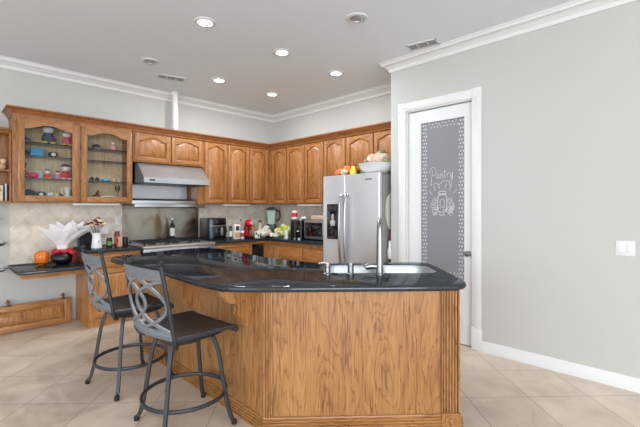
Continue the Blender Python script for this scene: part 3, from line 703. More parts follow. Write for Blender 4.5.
t = bpy.data.objects.new('side_tap', None); C.objects.link(t); t.location = (.055, 2.80, .915); tag(t, 'small nickel side tap with lever, leftmost fitting by the sink', 'tap')
MB().lathe([(.032, 0), (.032, .006), (.021, .012), (.02, .05), (.026, .056), (.026, .078), (0, .086)], seg=18).build('body', chrome, t)
MB().tube([(0, 0, .07), (-.03, .0, .078), (-.065, 0, .072)], [.013, .011, .008], 8).build('lever', chrome, t)

# ------------------------------------------------------------------ bar stools
def stool():
    t = bpy.data.objects.new('bar_stool', None); C.objects.link(t)
    W_ = .245; SZ = .635
    # seat: slightly dished perforated pan rolling over the front rail
    nx, ny = 13, 13; m = MB()
    def zz(u, v): return SZ+.012*(abs(u)**2)-.014*math.sin(PI*(v+1)/2)*(1-u*u*.6)-(.03*max(0, (v-.8)/.2)**2)
    top = [[m.bm.verts.new((W_*.97*(2*i/(nx-1)-1), -.205+.42*j/(ny-1), zz(2*i/(nx-1)-1, 2*j/(ny-1)-1))) for i in range(nx)] for j in range(ny)]
    bot = [[m.bm.verts.new((v.co.x, v.co.y, v.co.z-.014)) for v in r_] for r_ in top]
    for j in range(ny-1):
        for i in range(nx-1):
            m.bm.faces.new((top[j][i], top[j][i+1], top[j+1][i+1], top[j+1][i])); m.bm.faces.new((bot[j][i], bot[j+1][i], bot[j+1][i+1], bot[j][i+1]))
    for j in range(ny-1):
        for i in (0, nx-1): m.bm.faces.new((top[j][i], top[j+1][i], bot[j+1][i], bot[j][i]))
    for i in range(nx-1):
        for j in (0, ny-1): m.bm.faces.new((top[j][i], top[j][i+1], bot[j][i+1], bot[j][i]))
    s_ = m.build('seat', seatm, t); s_['label'] = 'dark perforated metal seat'
    m = MB()
    for sx in (-1, 1): m.tube(cat_rom([(sx*W_, -.21, SZ+.0), (sx*W_, -.1, SZ-.002), (sx*W_, .1, SZ-.002), (sx*W_, .20, SZ-.008), (sx*W_, .228, SZ-.03)], 4), .010, 8, rz=.016)
    m.tube([(-W_-.008, .222, SZ-.028), (W_+.008, .222, SZ-.028)], .019, 12); m.tube([(-W_, -.21, SZ-.005), (W_, -.21, SZ-.005)], .013, 8)
    m.build('seat_frame', ironm, t)
    m = MB().loft([[(x, y, z) for x, y in rrect(-g, g, -g, g, .05)] for g, z in ((.19, SZ-.02), (.185, SZ-.05), (.14, SZ-.075))]).lathe([(.09, SZ-.10), (.09, SZ-.07)], seg=20)
    m.build('swivel_pan', rubber, t)
    for sx in (-1, 1):
        for sy in (-1, 1):
            P = cat_rom([(sx*.13, sy*.13, SZ-.07), (sx*.155, sy*.155, SZ-.16), (sx*.175, sy*.175, .32), (sx*.195, sy*.195, .16), (sx*.213, sy*.213, .06), (sx*.229, sy*.229, .018)], 4)
            lg = MB().tube(P, .017, 4, rz=.015).build('leg', ironm, t)
            MB().lathe([(.017, 0), (.019, .008), (.017, .024), (.01, .03)], (sx*.231, sy*.231, 0), 10).build('foot_cap', rubber, lg)
    rr = .262
    m = MB().tube([(rr*math.cos(a), rr*math.sin(a), .20) for a in [2*PI*k/40 for k in range(40)]], .010, 8, closed=True, rz=.014)
    m.build('footrest_ring', ironm, t)
    # back
    by = lambda z: -.21-(z-SZ)*.16-.25*max(0, z-.95)**2
    bx = lambda z: .248-(z-SZ)*.025
    m0 = []
    for sx in (-1, 1):
        P = cat_rom([(sx*.20, -.17, SZ-.06), (sx*.245, -.20, SZ-.03), (sx*bx(.72), by(.72), .72), (sx*bx(.9), by(.9), .9), (sx*bx(1.08), by(1.08), 1.075)], 5)
        p_ = MB().tube(P, .014, 8, rz=.012).build('back_post', irond, t)
        MB().sph((sx*bx(1.085), by(1.085), 1.086), .0185, 12).build('finial', rubber, p_)
    bow = lambda x: -.045*(1-(x/.26)**2)
    def bp(x, z): return Vector((x, by(z)+bow(x), z))
    m = MB(); n = 16
    tr = []
    for k in range(n+1):
        x = -.235+.47*k/n; up = .02*(1-(x/.235)**2); z0, z1 = .985, 1.045+up*.3
        a = bp(x, z0); b = bp(x, z1); tr.append([a+Vector((0, .006, 0)), b+Vector((0, .006, 0)), b-Vector((0, .006, 0)), a-Vector((0, .006, 0))])
    m.loft(tr)
    for k in range(1, 12):
        x = -.19+.38*(k-.5)/11; m.sph(tuple(bp(x, 1.008)-Vector((0, .007, 0))), (.012, .004, .006), 8)
    for z in (1.022, .992, 1.042): m.tube([bp(-.235+.47*k/n, z)-Vector((0, .006, 0)) for k in range(n+1)], .004, 6)
    m.build('top_rail', irong, t)
    m = MB().tube([bp(-.245+.49*k/n, .672) for k in range(n+1)], .014, 4, rz=.006, rect='y')
    m.tube([bp(-.245+.49*k/n, .645) for k in range(n+1)], .007, 6); m.build('lower_rail', irong, t)
    m = MB()
    def arc(x0, x1, z0, z1):   # bows from x0 at the ends to x1 at mid height
        pts = []
        for k in range(17):
            v = -1+k/8; pts.append(bp(x0+(x1-x0)*(1-v*v), (z0+z1)/2+(z1-z0)/2*v))
        m.tube(pts, .0095, 6, rz=.005, rect='y')
    arc(-.235, .055, .685, .99); arc(.235, -.055, .685, .99); arc(-.0, -.238, .685, .99); arc(.0, .238, .685, .99)
    m.build('lattice', irong, t)
    return t
def swivel(st_, a):   # the leg frame stands turned against the swivelling seat
    for ch in st_.children:
        if ch.name.split('.')[0] == 'leg': ch.rotation_euler = (0, 0, R(a))
s1 = stool(); put(s1, 3.195, -3.275, 0, R(4)); swivel(s1, -8); tag(s1, 'charcoal iron swivel bar stool nearest the camera', 'bar stool', 'bar stools at the island')
s2 = copy_tree(s1); put(s2, 2.315, -3.305, 0, R(0)); swivel(s2, 9); tag(s2, 'charcoal iron swivel bar stool farther back, nearer the range', 'bar stool', 'bar stools at the island')

# ------------------------------------------------------------------ things on the counters
def kput(name, label, cat, x, y, z, rot=0, group=None): return thing(name, label, cat, (x, y, z), rot, group)
# desk: pumpkin ornament, pot with bouquet
t = kput('pumpkin_ornament', 'glossy orange pumpkin-shaped bowl on the desk', 'ornament', .22, -3.555, .75)
m = MB()
for k in range(9):
    a = R(20+40*k); m.sph((.038*math.cos(a), .038*math.sin(a), .085), (.036, .036, .072), 12)
m.build('ribs', pm((226, 120, 30), .25), t)
MB().lathe([(.03, 0), (.035, .008), (.085, .028), (.088, .034), (.03, .026), (0, .024)], seg=24).build('saucer', pm((222, 128, 50), .3), t)
t = kput('plant_pot', 'round black pot with a red ribbon on the desk', 'pot', .30, -3.37, .75)
MB().lathe([(.06, 0), (.095, .02), (.12, .06), (.115, .10), (.095, .125), (.085, .12), (.1, .09), (.1, .06), (0, .02)], seg=28).build('pot', black, t)
m = MB()
for k in range(14):
    a = 2*PI*k/14; c_, s_ = math.cos(a), math.sin(a)
    m.sph((.075*c_, .075*s_, .145+.012*math.sin(k*2.1)), (.04, .04, .022), 8)
m.build('ribbon_wrap', pm((190, 22, 42), .5), t)
m = MB()
for a, ln_ in ((.9, .14), (.55, .12)):
    c_, s_ = math.cos(a), math.sin(a)
    m.tube(cat_rom([(.08*c_, .08*s_, .15), (.12*c_, .12*s_, .15), (.15*c_, .15*s_, .09), (.14*c_, .14*s_, .15-ln_)], 4), .028, 4, rz=.004)
m.build('ribbon_tail', pm((196, 24, 44), .5), t)
t = kput('paper_bouquet', 'white pleated paper bouquet wrap fanning out of the black pot', 'bouquet', .30, -3.37, .90)
m = MB(); nf = 9
def fan(r, z, tilt, zig, up=0):
    l = []
    for k in range(nf*4):
        a = 2*PI*k/(nf*4); q = (k % 4); rr = r*(1+zig*(.13, .0, -.13, .0)[q])
        l.append((rr*math.cos(a)*.62+tilt*.3, rr*math.sin(a)*1.22+tilt*.9, z+up*(.02, 0, -.02, 0)[q]+up*.018*math.cos(a*2+1)))
    return l
for g, dz in ((1, 0), (.66, .025)):
    m.loft([fan(.036*g, 0+dz, 0, 0), fan(.05*g, .07+dz, 0, .2), fan(.085*g, .12+dz, .01, .4), fan(.14*g, .18+dz, .03, .6), fan(.19*g, .235+dz, .05, .8, .5), fan(.215*g, .27+dz, .06, 1.1, 1.5)], True, False)
m.build('outer_wrap', paper, t, smooth=0)
t = kput('knife_block', 'black knife block behind the white vase', 'knife block', .13, -3.10, .917)
MB().prism([(-.07, 0), (.07, 0), (.07, .14), (.02, .22), (-.07, .14)], -.05, .05, 'yz').build('block', black, t)
for k in range(3):
    for j in range(2): MB().tube([(-.03+.03*k, .02-.035*j, .19-.03*j), (-.03+.03*k, .0-.035*j, .27-.03*j)], .009, 8).build('knife_handle', pm((35, 35, 38), .3), t)
t = kput('flower_vase', 'white enamel pitcher used as a vase on the left worktop', 'vase', .42, -3.045, .916)
MB().lathe([(.055, 0), (.06, .01), (.05, .10), (.045, .15), (.055, .185), (.05, .185), (.04, .15), (.045, .10), (.0, .02)], seg=26).build('body', white, t)
MB().tube(cat_rom([(.045, 0, .16), (.085, 0, .155), (.095, 0, .10), (.055, 0, .06)], 5), .007, 8).build('handle', white, t)
t = kput('dried_flowers', 'dried cream and burgundy flowers in the white vase', 'flowers', .42, -3.045, .95)
m = MB()
for k in range(10):
    a = k*2.4; m.tube([(0, 0, .0), (.02*math.cos(a), .02*math.sin(a), .14), (.07*math.cos(a), .07*math.sin(a), .24)], .0025, 5)
m.build('stems', pm((96, 84, 56), .7), t)
for k in range(17):
    a = k*2.4; r0 = .028+.0045*k; col = [(222, 205, 170), (120, 40, 48), (205, 178, 130), (96, 52, 40)][k % 4]
    fz = .31-.004*k+.02*math.sin(k*1.7)
    m = MB(); cx, cy = r0*math.cos(a), r0*math.sin(a); m.sph((cx, cy, fz), (.017, .017, .015), 8)
    for j in range(6): b = j*PI/3; m.sph((cx+.016*math.cos(b), cy+.016*math.sin(b), fz-.003), (.011, .011, .008), 6)
    m.build('bloom', pm(col, .8), t)
def jar(name, label, x, y, z, r, h, col, lid, band=None, cat='jar'):
    t = kput(name, label, cat, x, y, z)
    MB().lathe([(r*.95, 0), (r, .005), (r, h*.78), (r*.8, h*.84), (r*.8, h*.86)], seg=20).build('body', pm(col, .3), t)
    MB().lathe([(r*.88, h*.86), (r*.88, h), (0, h+.001)], seg=20).build('lid', pm(lid, .4), t)
    if band: MB().lathe([(r+.0008, h*.2), (r+.0008, h*.62)], seg=20, cap=False).build('label', pm(band, .5), t)
    return t
jar('spice_jar', 'dark jar with green label beside the white vase', .40, -2.90, .917, .034, .115, (30, 34, 28), (18, 18, 18), (96, 130, 66))
t = kput('sauce_box', 'red and beige seasoning box beside the green-label jar', 'box', .42, -2.79, .917)
MB().box(-.028, .028, -.025, .025, 0, .12, .002).build('carton', pm((196, 140, 110), .6), t); MB().box(-.0285, .0285, -.0255, -.02, .05, .10).build('front_print', pm((170, 60, 50), .6), t)
jar('chili_jar', 'red-topped jar behind the seasoning box', .30, -2.78, .917, .032, .185, (150, 46, 40), (92, 30, 28), (196, 120, 90))
jar('dark_jar', 'black jar at the right end of the left worktop group', .42, -2.72, .917, .032, .115, (22, 20, 20), (12, 12, 12))
tag(put(MB().box(-.07, .07, -.004, 0, 0, .09).build('paper_card', paper), .06, -2.88, 1.06, W1R), 'white card leaning behind the jars against the tile', 'card')
for x, y, rot, lb in ((0.011, -2.611, W1R, 'white wall outlet above the jars left of the range'), (0.011, -.731, W1R, 'white wall outlet behind the red coffee machine')):
    if y < -2: y = -2.68
    t = kput('wall_outlet', lb, 'outlet', x, y, 1.22, rot)
    MB().box(-.036, .036, -.006, 0, -.058, .058, .003).build('outlet_plate', trimm, t)
    for s in (-1, 1): MB().box(-.016, .016, -.009, -.005, s*.024-.014, s*.024+.014, .003).build('socket', pm((90, 88, 84), .5) if s < 0 and y > -1 else doorm, t)
# bottle on the range
t = kput('oil_bottle', 'dark oil bottle with white label standing at the back of the range', 'bottle', .10, -1.965, .956)
MB().lathe([(.034, 0), (.036, .006), (.036, .17), (.028, .20), (.013, .225), (.012, .27)], seg=20).build('body', pm((28, 26, 22), .12), t)
MB().lathe([(.0368, .035), (.0368, .15)], seg=20, cap=False).build('label', pm((206, 202, 196), .6), t); MB().lathe([(.014, .27), (.014, .30), (0, .301)], seg=14).build('cap', white, t)
# air fryer
t = kput('air_fryer', 'black air fryer with silver band right of the range', 'air fryer', .30, -1.42, .916, W1R)
MB().prism(rrect(-.15, .15, -.16, .16, .04), 0, .33, 'xy', .015).build('body', black, t)
MB().box(-.07, .13, -.168, -.155, .23, .31, .004).build('control_panel', blackg, t)
bk = MB().box(-.08, .135, -.17, -.155, .03, .20, .006).build('basket', blackg, t)
MB().box(-.14, -.085, -.167, -.150, .03, .31, .006).build('side_window', pm((110, 125, 145), .2, .5), t)
MB().box(-.13, .14, -.174, -.155, .205, .222, .003).build('band', steelb, t)
MB().box(.03, .06, -.205, -.168, .07, .19, .008).build('handle', pm((150, 152, 156), .3, .6), bk)
for k in range(2):
    jar('green_bottle', ('tall' if k else 'short')+' green-and-black bottle immediately right of the air fryer', .36+.05*k, -1.235+.06*k, .917, .026, .20-.04*k*-1-.04, (40, 70, 46), (20, 20, 20), (205, 205, 190), 'bottle')
t = kput('snack_box', 'white cardboard box with dark picture standing right of the air fryer', 'box', .45, -1.095, .917, W1R)
MB().box(-.05, .05, -.03, .03, 0, .23, .002).build('carton', pm((220, 212, 200), .6), t); MB().box(-.03, .03, -.032, -.029, .13, .20).build('picture', pm((60, 50, 48), .6), t); MB().box(-.045, .045, -.032, -.029, .02, .10).build('print_band', pm((190, 150, 110), .6), t)
jar('blue_cap_bottle', 'small white bottle with bright blue cap left of the red coffee machine', .48, -1.005, .917, .03, .15, (205, 210, 212), (40, 120, 190), (150, 60, 60), 'bottle')
jar('red_bottle', 'red bottle behind the blue-capped bottle', .36, -1.00, .917, .028, .19, (170, 30, 36), (30, 30, 32), None, 'bottle')
# red coffee machine / mixer
t = kput('coffee_machine', 'glossy red round-headed coffee machine on the corner worktop', 'coffee machine', .42, -.85, .917, W1R)
redm = pm((186, 18, 30), .15)
MB().box(-.05, .05, -.09, .09, 0, .03, .012).build('base', black, t)
MB().prism(rrect(-.04, .04, -.0, .08, .02), .03, .20, 'xy').build('column', redm, t)
MB().sph((0, -.01, .235), (.066, .085, .066), 20).build('head', redm, t)
MB().lathe([(.03, -.102), (.03, -.09), (0, -.104)], (0, 0, .245), 16, 'y').build('front_dial', pm((225, 225, 225), .2, .6), t)
MB().lathe([(.02, .12), (.02, .18)], (0, -.05, 0), 14).build('nozzle', black, t)
t = kput('photo_block', 'black and white patterned small box right of the red coffee machine', 'box', .50, -.735, .917, R(60))
MB().box(-.04, .04, -.025, .025, 0, .10, .003).build('box', pm((225, 220, 214), .5), t); MB().box(-.03, .0, -.027, -.024, .05, .09).box(.005, .03, -.027, -.024, .02, .06).build('print', pm((25, 25, 28), .5), t)
jar('syrup_bottle', 'cream bottle standing behind the bagged groceries', .18, -.44, .917, .033, .27, (196, 186, 150), (90, 60, 40), (214, 205, 180), 'bottle')
jar('honey_jar', 'amber jar behind the red coffee machine', .22, -.62, .917, .034, .20, (170, 130, 70), (120, 90, 50), None)
# clutter bags in the corner
def bag(name, label, x, y, z, r, cols, n=14, seed=1, flat=.6):
    rnd = random.Random(seed); t = kput(name, label, 'bag', x, y, z)
    for ci, c_ in enumerate(cols):
        m = MB()
        for k in range(n//len(cols)+1):
            a = rnd.random()*6.28; d_ = rnd.random()**.5*r*.75; s_ = r*(.26+.2*rnd.random())
            g = bmesh.ops.create_icosphere(m.bm, subdivisions=2, radius=1)
            zc = s_*flat+rnd.random()*r*flat*1.1*(1-d_/r)
            for v in g['verts']:
                q = v.co*(1+.22*math.sin(v.co.x*7+k)*math.cos(v.co.y*6+v.co.z*5)); v.co = Vector((d_*math.cos(a)+q.x*s_, d_*math.sin(a)+q.y*s_, max(0.001, zc+q.z*s_*flat)))
        m.build('bag_film' if ci == 0 else 'wrapped_item', pm(c_, .3), t, smooth=20)
    return t
bag('grocery_bag', 'clear plastic bag of pale pink and white groceries in the worktop corner', .44, -.53, .917, .14, [(214, 196, 182), (226, 176, 158), (205, 205, 200)], 15, 3, .8)
bag('bread_bag', 'low white plastic bag of rolls in front of the grocery bags', .66, -.50, .917, .085, [(206, 208, 204), (168, 180, 160), (214, 180, 120)], 12, 5, .7)
bag('fruit_bag', 'yellow and green bag of produce piled below the blender', .60, -.27, .917, .145, [(226, 196, 50), (176, 200, 84), (210, 220, 170)], 14, 8, 1.05)
# blender
t = kput('blender', 'blender with dark base and clear jug in the worktop corner', 'blender', .21, -.21, .917, R(45))
MB().loft([[(x, y, z) for x, y in rrect(-g, g, -g, g, .03)] for g, z in ((.10, 0), (.10, .05), (.075, .19), (.07, .20))]).build('base', black, t)
MB().loft([[(x, y, z) for x, y in rrect(-g, g, -g, g, .025)] for g, z in ((.06, .20), (.085, .44), (.082, .44), (.058, .205))], False, True).build('jug', mat('smoky_jug', (196, 214, 204), .1, alpha=.75), t)
MB().box(-.085, .085, -.085, .085, .44, .475, .01).box(-.04, .04, -.04, .04, .475, .495, .006).build('lid', black, t)
MB().tube(cat_rom([(.08, 0, .43), (.14, 0, .42), (.145, 0, .30), (.075, 0, .25)], 5), .012, 8).build('handle', black, t)
MB().box(-.088, -.06, -.05, .05, .26, .42, .004).build('green_stripe', pm((70, 150, 70), .4), t)
tag(put(MB().lathe([(.028, 0), (.036, .13), (.038, .135), (.034, .135), (.026, .006), (0, .004)], seg=22).build('paper_cup', paper), .955, -.50, .917), 'tall white paper cup left of the black ice maker', 'cup')
# black countertop appliance
t = kput('ice_maker', 'black cylindrical-cornered countertop appliance left of the microwave', 'appliance', 1.15, -.33, .917)
MB().prism(rrect(-.13, .13, -.16, .16, .035), .0, .285, 'xy').build('body', black, t); MB().prism(rrect(-.135, .135, -.165, .165, .035), .285, .31, 'xy', .008).build('lid', steelb, t)
MB().box(-.008, .003, -.165, -.158, .01, .28).build('trim_strip', steelb, t); MB().box(.05, .10, -.167, -.158, .12, .135).build('badge', white, t); MB().box(.02, .12, -.165, -.159, .03, .27, .003).build('front_window', blackg, t)
jar('supplement_tub', 'white tub with red label on top of the black appliance', 1.06, -.42, 1.228, .045, .155, (228, 222, 220), (196, 60, 70), (190, 34, 48), 'tub')
t = kput('butter_dish', 'small white dish on top of the black appliance', 'dish', 1.21, -.36, 1.228)
MB().lathe([(.03, 0), (.05, .012), (.045, .03), (.01, .04), (0, .045)], seg=18).build('dish', white, t)
# microwave
t = kput('microwave', 'stainless microwave with black glass door left of the refrigerator', 'microwave', 1.61, 0, .932)
mw = .29
MB().box(-mw, mw, -.45, -.05, 0, .30, .008).build('body', steel, t)
mdoor = MB().box(-mw+.01, .16, -.465, -.451, .015, .285, .01).build('door', steel, t)
MB().box(-mw+.05, .12, -.469, -.464, .05, .25, .015).build('window', blackg, mdoor)
MB().tube([(.14, -.465, .04), (.14, -.49, .05), (.14, -.49, .25), (.14, -.465, .26)], .008, 8).build('handle', steelb, mdoor)
MB().box(.17, mw-.01, -.462, -.451, .015, .285, .006).build('keypad', black, t)
for sx in (-1, 1):
    for yy in (-.4, -.1): MB().lathe([(.015, -.015), (.015, 0)], (sx*.24, yy, 0), 10).build('foot', black, t)
t = kput('pizza_box', 'flat brown cardboard box lying on the microwave', 'box', 1.63, -.28, 1.234, R(4))
MB().box(-.19, .19, -.15, .15, 0, .05, .003).build('carton', pm((200, 170, 150), .7), t); MB().box(-.192, .192, -.152, .152, .035, .052, .002).build('lid', pm((216, 190, 172), .7), t)
t = kput('wicker_basket', 'small dark brown basket on top of the cardboard box', 'basket', 1.70, -.26, 1.288)
MB().loft([[(x, y, z) for x, y in rrect(-g, g, -g*.7, g*.7, .03)] for g, z in ((.07, 0), (.09, .055), (.084, .055), (.066, .006))], True, True).build('basket', pm((96, 66, 52), .8), t)
MB().tube(cat_rom([(-.085, 0, .05), (-.06, 0, .085), (.06, 0, .085), (.085, 0, .05)], 4), .006, 6).build('handle', pm((80, 52, 40), .8), t)
for k, (x, y, r_, c_, lb) in enumerate(((1.03, -.60, .017, (190, 190, 190), 'small silver lid lying in front of the black appliance'), (1.33, -.57, .022, (210, 208, 204), 'small white cup lying in front of the microwave'), (1.24, -.58, .016, (150, 150, 150), 'small grey cup between the appliance and the microwave'))):
    tag(put(MB().lathe([(r_*.8, 0), (r_, .03), (r_*.85, .03), (0, .01)], seg=14).build('tumbler', pm(c_, .3)), x, y, .917), lb, 'cup')
# on the fridge
t = kput('serving_bowl', 'large white bowl on top of the refrigerator', 'bowl', 2.78, -.60, 1.816)
MB().lathe([(.10, 0), (.14, .01), (.20, .06), (.225, .12), (.232, .125), (.222, .125), (.19, .06), (.12, .02), (0, .015)], seg=36).build('bowl', white, t)
bag('snack_bag', 'crumpled green and pink snack bag heaped in the white bowl', 2.77, -.60, 1.905, .165, [(132, 140, 96), (214, 178, 160), (96, 118, 62)], 18, 11, .9)
t = tag(put(MB().loft([[(x, y, z) for x, y in rrect(-g, g, -g*.6, g*.6, .02)] for g, z in ((.04, 0), (.045, .03), (.036, .08), (.024, .115))]).build('yellow_bag', pm((228, 196, 60), .4), smooth=30), 2.49, -.70, 1.817), 'upright yellow snack packet left of the white bowl', 'packet')
bag('candy_bag', 'low orange and red candy bag at the left of the refrigerator top', 2.31, -.64, 1.817, .13, [(232, 170, 90), (226, 110, 50), (222, 190, 170)], 14, 14, .85)
tag(put(MB().loft([[(x, y, z) for x, y in rrect(-g, g, -g*.7, g*.7, .015)] for g, z in ((.035, 0), (.04, .05), (.03, .085))]).build('green_packet', pm((110, 128, 60), .5), smooth=30), 2.48, -.48, 1.817), 'dark green packet behind the yellow snack packet', 'packet')
# on the fridge side
t = kput('oven_mitt', 'cream oven mitt hanging on the refrigerator side', 'oven mitt', 2.982, -.60, 1.31, 0)
mi = [(-.10, -.02), (-.105, .10), (-.085, .19), (-.03, .26), (.03, .24), (.07, .16), (.075, 0), (.05, -.12), (0, -.17), (-.05, -.14)]
MB().prism([(p.x, p.y) for p in cat_rom([Vector((*p, 0)) for p in mi], 4, True)], 0, .022, 'yz', .008).build('mitt', pm((206, 202, 186), .9), t)
MB().tube([(.01, -.03, .25), (.01, -.02, .30), (.01, -.01, .25)], .004, 6).build('loop', pm((206, 202, 186), .9), t)
t = kput('hanging_brush', 'small white bottle-shaped holder hanging low on the refrigerator side', 'holder', 2.982, -.655, .80, 0)
MB().lathe([(.022, 0), (.03, .02), (.032, .10), (.018, .15), (.02, .18), (.012, .21), (0, .215)], (.03, 0, 0), 16).build('body', white, t)
MB().lathe([(.012, .215), (.02, .26), (.016, .30), (.006, .33)], (.02, .02, 0), 12).build('top', pm((120, 36, 44), .6), t)
MB().box(.056, .062, -.012, .012, .06, .09, .003).build('dark_mark', black, t)

# tiered stand at the far left
t = kput('tiered_wire_stand', 'slim wire stand with glass dishes hanging at the left edge', 'hanging stand', .19, -3.97, .58)
m = MB().tube([(0, 0, 0), (0, 0, .84)], .004, 6).tube([(0, 0, .84), (-.05, 0, .86), (-.186, 0, .84)], .004, 6)
for z, r_ in ((.12, .125), (.40, .11)):
    m.tube([(r_*math.cos(a), r_*math.sin(a), z+.04) for a in [2*PI*k/24 for k in range(24)]], .003, 5, closed=True)
    for k in range(4): a = PI/2*k+.5; m.tube([(0, 0, z+.16), (r_*.6*math.cos(a), r_*.6*math.sin(a), z+.10), (r_*math.cos(a), r_*math.sin(a), z+.04)], .0025, 5)
m.tube([(.08*math.cos(a), .08*math.sin(a), .70) for a in [2*PI*k/24 for k in range(24)]], .003, 5, closed=True)
for k in range(3): a = 2.1*k; m.tube([(0, 0, .5), (.08*math.cos(a), .08*math.sin(a), .70)], .0025, 5)
m.build('wire_frame', steel, t)
for z, r_ in ((.12, .122), (.40, .107)): MB().lathe([(.03, z), (r_*.7, z+.01), (r_, z+.035), (r_-.004, z+.035), (r_*.68, z+.014), (0, z+.004)], seg=24).build('dish', glassg, t)
# ------------------------------------------------------------------ keepsakes in the display cabinet
def doll(label, x, y, z, h, body, head, hair, feet, rot=0, sit=False, hat=True):
    t = kput('doll', label, 'doll', x, y, z, W1R+rot, 'dolls in the display cabinet'); s = h/.2; g_ = 1.3
    MB().lathe([(.042*s, .01*s), (.052*s, .045*s), (.038*s, .10*s), (.016*s, .118*s)], seg=14).build('dress', pm(body, .8), t)
    MB().sph((0, -.003*s, .148*s), (.052*s, .042*s, .042*s), 14).build('head', pm(head, .7), t)
    if hat: MB().lathe([(.053*s, .165*s), (.050*s, .178*s), (.036*s, .196*s), (.0, .205*s)], (0, .004*s, 0), 14).build('hat', pm(hair, .8), t)
    for q in (-1, 1):
        MB().tube([(q*.028*s, 0, .098*s), (q*.05*s, -.01*s, .07*s), (q*.052*s, -.022*s, .045*s)], [.011*s, .010*s, .009*s], 8).build('arm', pm(body, .8), t)
        MB().sph((q*.032*s, -.025*s, .014*s), (.028*s, .035*s, .014*s), 10).build('foot', pm(feet, .6), t)
    return t
z1_, z2_, z3_, z0_ = SH[2]+.001, SH[1]+.001, SH[0]+.001, ZB+.063
doll('large grey-blue doll with wide yellow shoes on the top shelf', .19, -3.49, z1_, .235, (66, 66, 92), (196, 198, 196), (120, 124, 128), (226, 200, 80))
doll('doll with pink and white dress at the right end of the top shelf', .19, -3.305, z1_, .19, (206, 80, 110), (225, 215, 210), (40, 40, 60), (226, 200, 80))
def capx(label, x, y, z, c1, c2):
    t = kput('small_hat', label, 'cap', x, y, z, W1R); MB().lathe([(.055, 0), (.055, .02), (.042, .05), (.0, .065)], seg=18).build('crown', pm(c1, .8), t)
    MB().loft([[(-.045, -.03, .004), (.045, -.03, .004), (.045, -.03, .012), (-.045, -.03, .012)], [(-.03, -.085, .0), (.03, -.085, .0), (.03, -.085, .008), (-.03, -.085, .008)]]).build('brim', pm(c2, .8), t)
capx('dark grey cap in the left end of the top shelf', .19, -3.70, z1_, (72, 76, 88), (140, 140, 146))
t = kput('blue_box', 'bright blue box on the second shelf', 'box', .2, -3.60, z2_, W1R); MB().box(-.062, .062, -.04, .04, 0, .085, .003).build('carton', pm((24, 130, 180), .5), t); MB().box(-.064, .064, -.042, .042, .07, .09, .003).build('lid', pm((20, 116, 166), .5), t)
def ball_toy(name, label, x, y, z, r_, c1, c2):
    t = kput(name, label, 'toy', x, y, z, W1R); MB().sph((0, 0, r_*.9), (r_*1.25, r_, r_*.9), 14).build('body', pm(c1, .8), t)
    MB().sph((0, -r_*.62, r_*.85), (r_*.7, r_*.5, r_*.6), 12).build('front_patch', pm(c2, .8), t)
ball_toy('plush_ball', 'dark plush ball with pale patch beside the blue box', .2, -3.445, z2_, .04, (30, 28, 30), (214, 196, 186))
ball_toy('plush_ball', 'black plush ball at the left end of the second shelf', .2, -3.71, z2_, .035, (28, 28, 32), (50, 50, 56))
doll('dark red doll at the left end of the third shelf', .19, -3.74, z3_, .19, (120, 30, 46), (60, 50, 50), (30, 28, 30), (60, 20, 30))
ball_toy('plush_ball', 'bright pink plush cushion on the third shelf', .2, -3.63, z3_, .042, (206, 30, 84), (214, 50, 100))
doll('small doll in red with yellow shoes on the third shelf', .2, -3.50, z3_, .115, (190, 34, 34), (224, 208, 200), (110, 112, 116), (226, 196, 70))
t = kput('silver_plate', 'small grey plate leaning on the third shelf', 'plate', .15, -3.565, z3_, W1R); MB().lathe([(.05, 0), (.048, .006), (.03, .004), (0, .004)], (0, 0, .052), 20, 'y').build('plate', pm((150, 152, 150), .3, .5), t)
doll('small pale pink doll with dark hat on the third shelf', .2, -3.40, z3_, .10, (200, 130, 140), (222, 190, 180), (34, 30, 34), (190, 120, 130))
doll('tall doll in a red dress with white trim at the right of the third shelf', .2, -3.315, z3_, .19, (192, 40, 58), (228, 206, 196), (40, 34, 38), (230, 226, 222))
ball_toy('plush_cat', 'black plush cat on the bottom shelf', .2, -3.675, z0_, .05, (24, 24, 26), (40, 40, 44))
ball_toy('plush_ball', 'black plush ball beside the plush cat on the bottom shelf', .2, -3.562, z0_, .038, (26, 26, 28), (210, 210, 208))
ball_toy('white_ornament', 'white round ornament between the black plush toys and the green cup', .2, -3.465, z0_, .034, (222, 222, 220), (196, 200, 204))
t = tag(put(MB().lathe([(.022, 0), (.026, .045), (.023, .045), (.02, .004), (0, .003)], seg=16).build('tiny_cup', pm((206, 206, 110), .4)), .25, -3.42, z0_), 'tiny yellow-green cup on the bottom shelf', 'cup')
ball_toy('grey_ornament', 'dark grey round ornament left of the white pitcher', .2, -3.378, z0_, .028, (88, 84, 84), (60, 58, 60))
t = kput('small_pitcher', 'white ceramic pitcher at the right of the bottom shelf', 'pitcher', .2, -3.30, z0_, W1R)
MB().lathe([(.035, 0), (.038, .01), (.026, .05), (.03, .09), (.048, .125), (.044, .125), (.026, .09), (0, .02)], seg=20).build('body', white, t)
MB().tube(cat_rom([(-.04, 0, .115), (-.06, 0, .10), (-.05, 0, .05), (-.03, 0, .04)], 4), .005, 6).build('handle', white, t)
capx('black and silver cap on the top shelf of the right door', .2, -2.99, z1_, (40, 42, 50), (170, 172, 182))
doll('pale pink doll head bust on the top shelf of the right door', .2, -2.80, z1_-.0, .13, (210, 150, 150), (222, 186, 172), (200, 150, 140), (214, 160, 160), hat=False)
t = kput('toy_glasses', 'black folded sunglasses on the third shelf of the right door', 'glasses', .2, -3.01, z3_, W1R)
m = MB(); 
for q in (-1, 1): m.lathe([(.026, -.003), (.026, .003), (0, .003)], (q*.03, 0, .026), 14, 'y').tube([(q*.055, 0, .03), (q*.058, .08, .022)], .003, 5)
m.build('frame', black, t)
t = kput('toy_car', 'small light blue toy car on the third shelf of the right door', 'toy car', .2, -2.89, z3_, W1R)
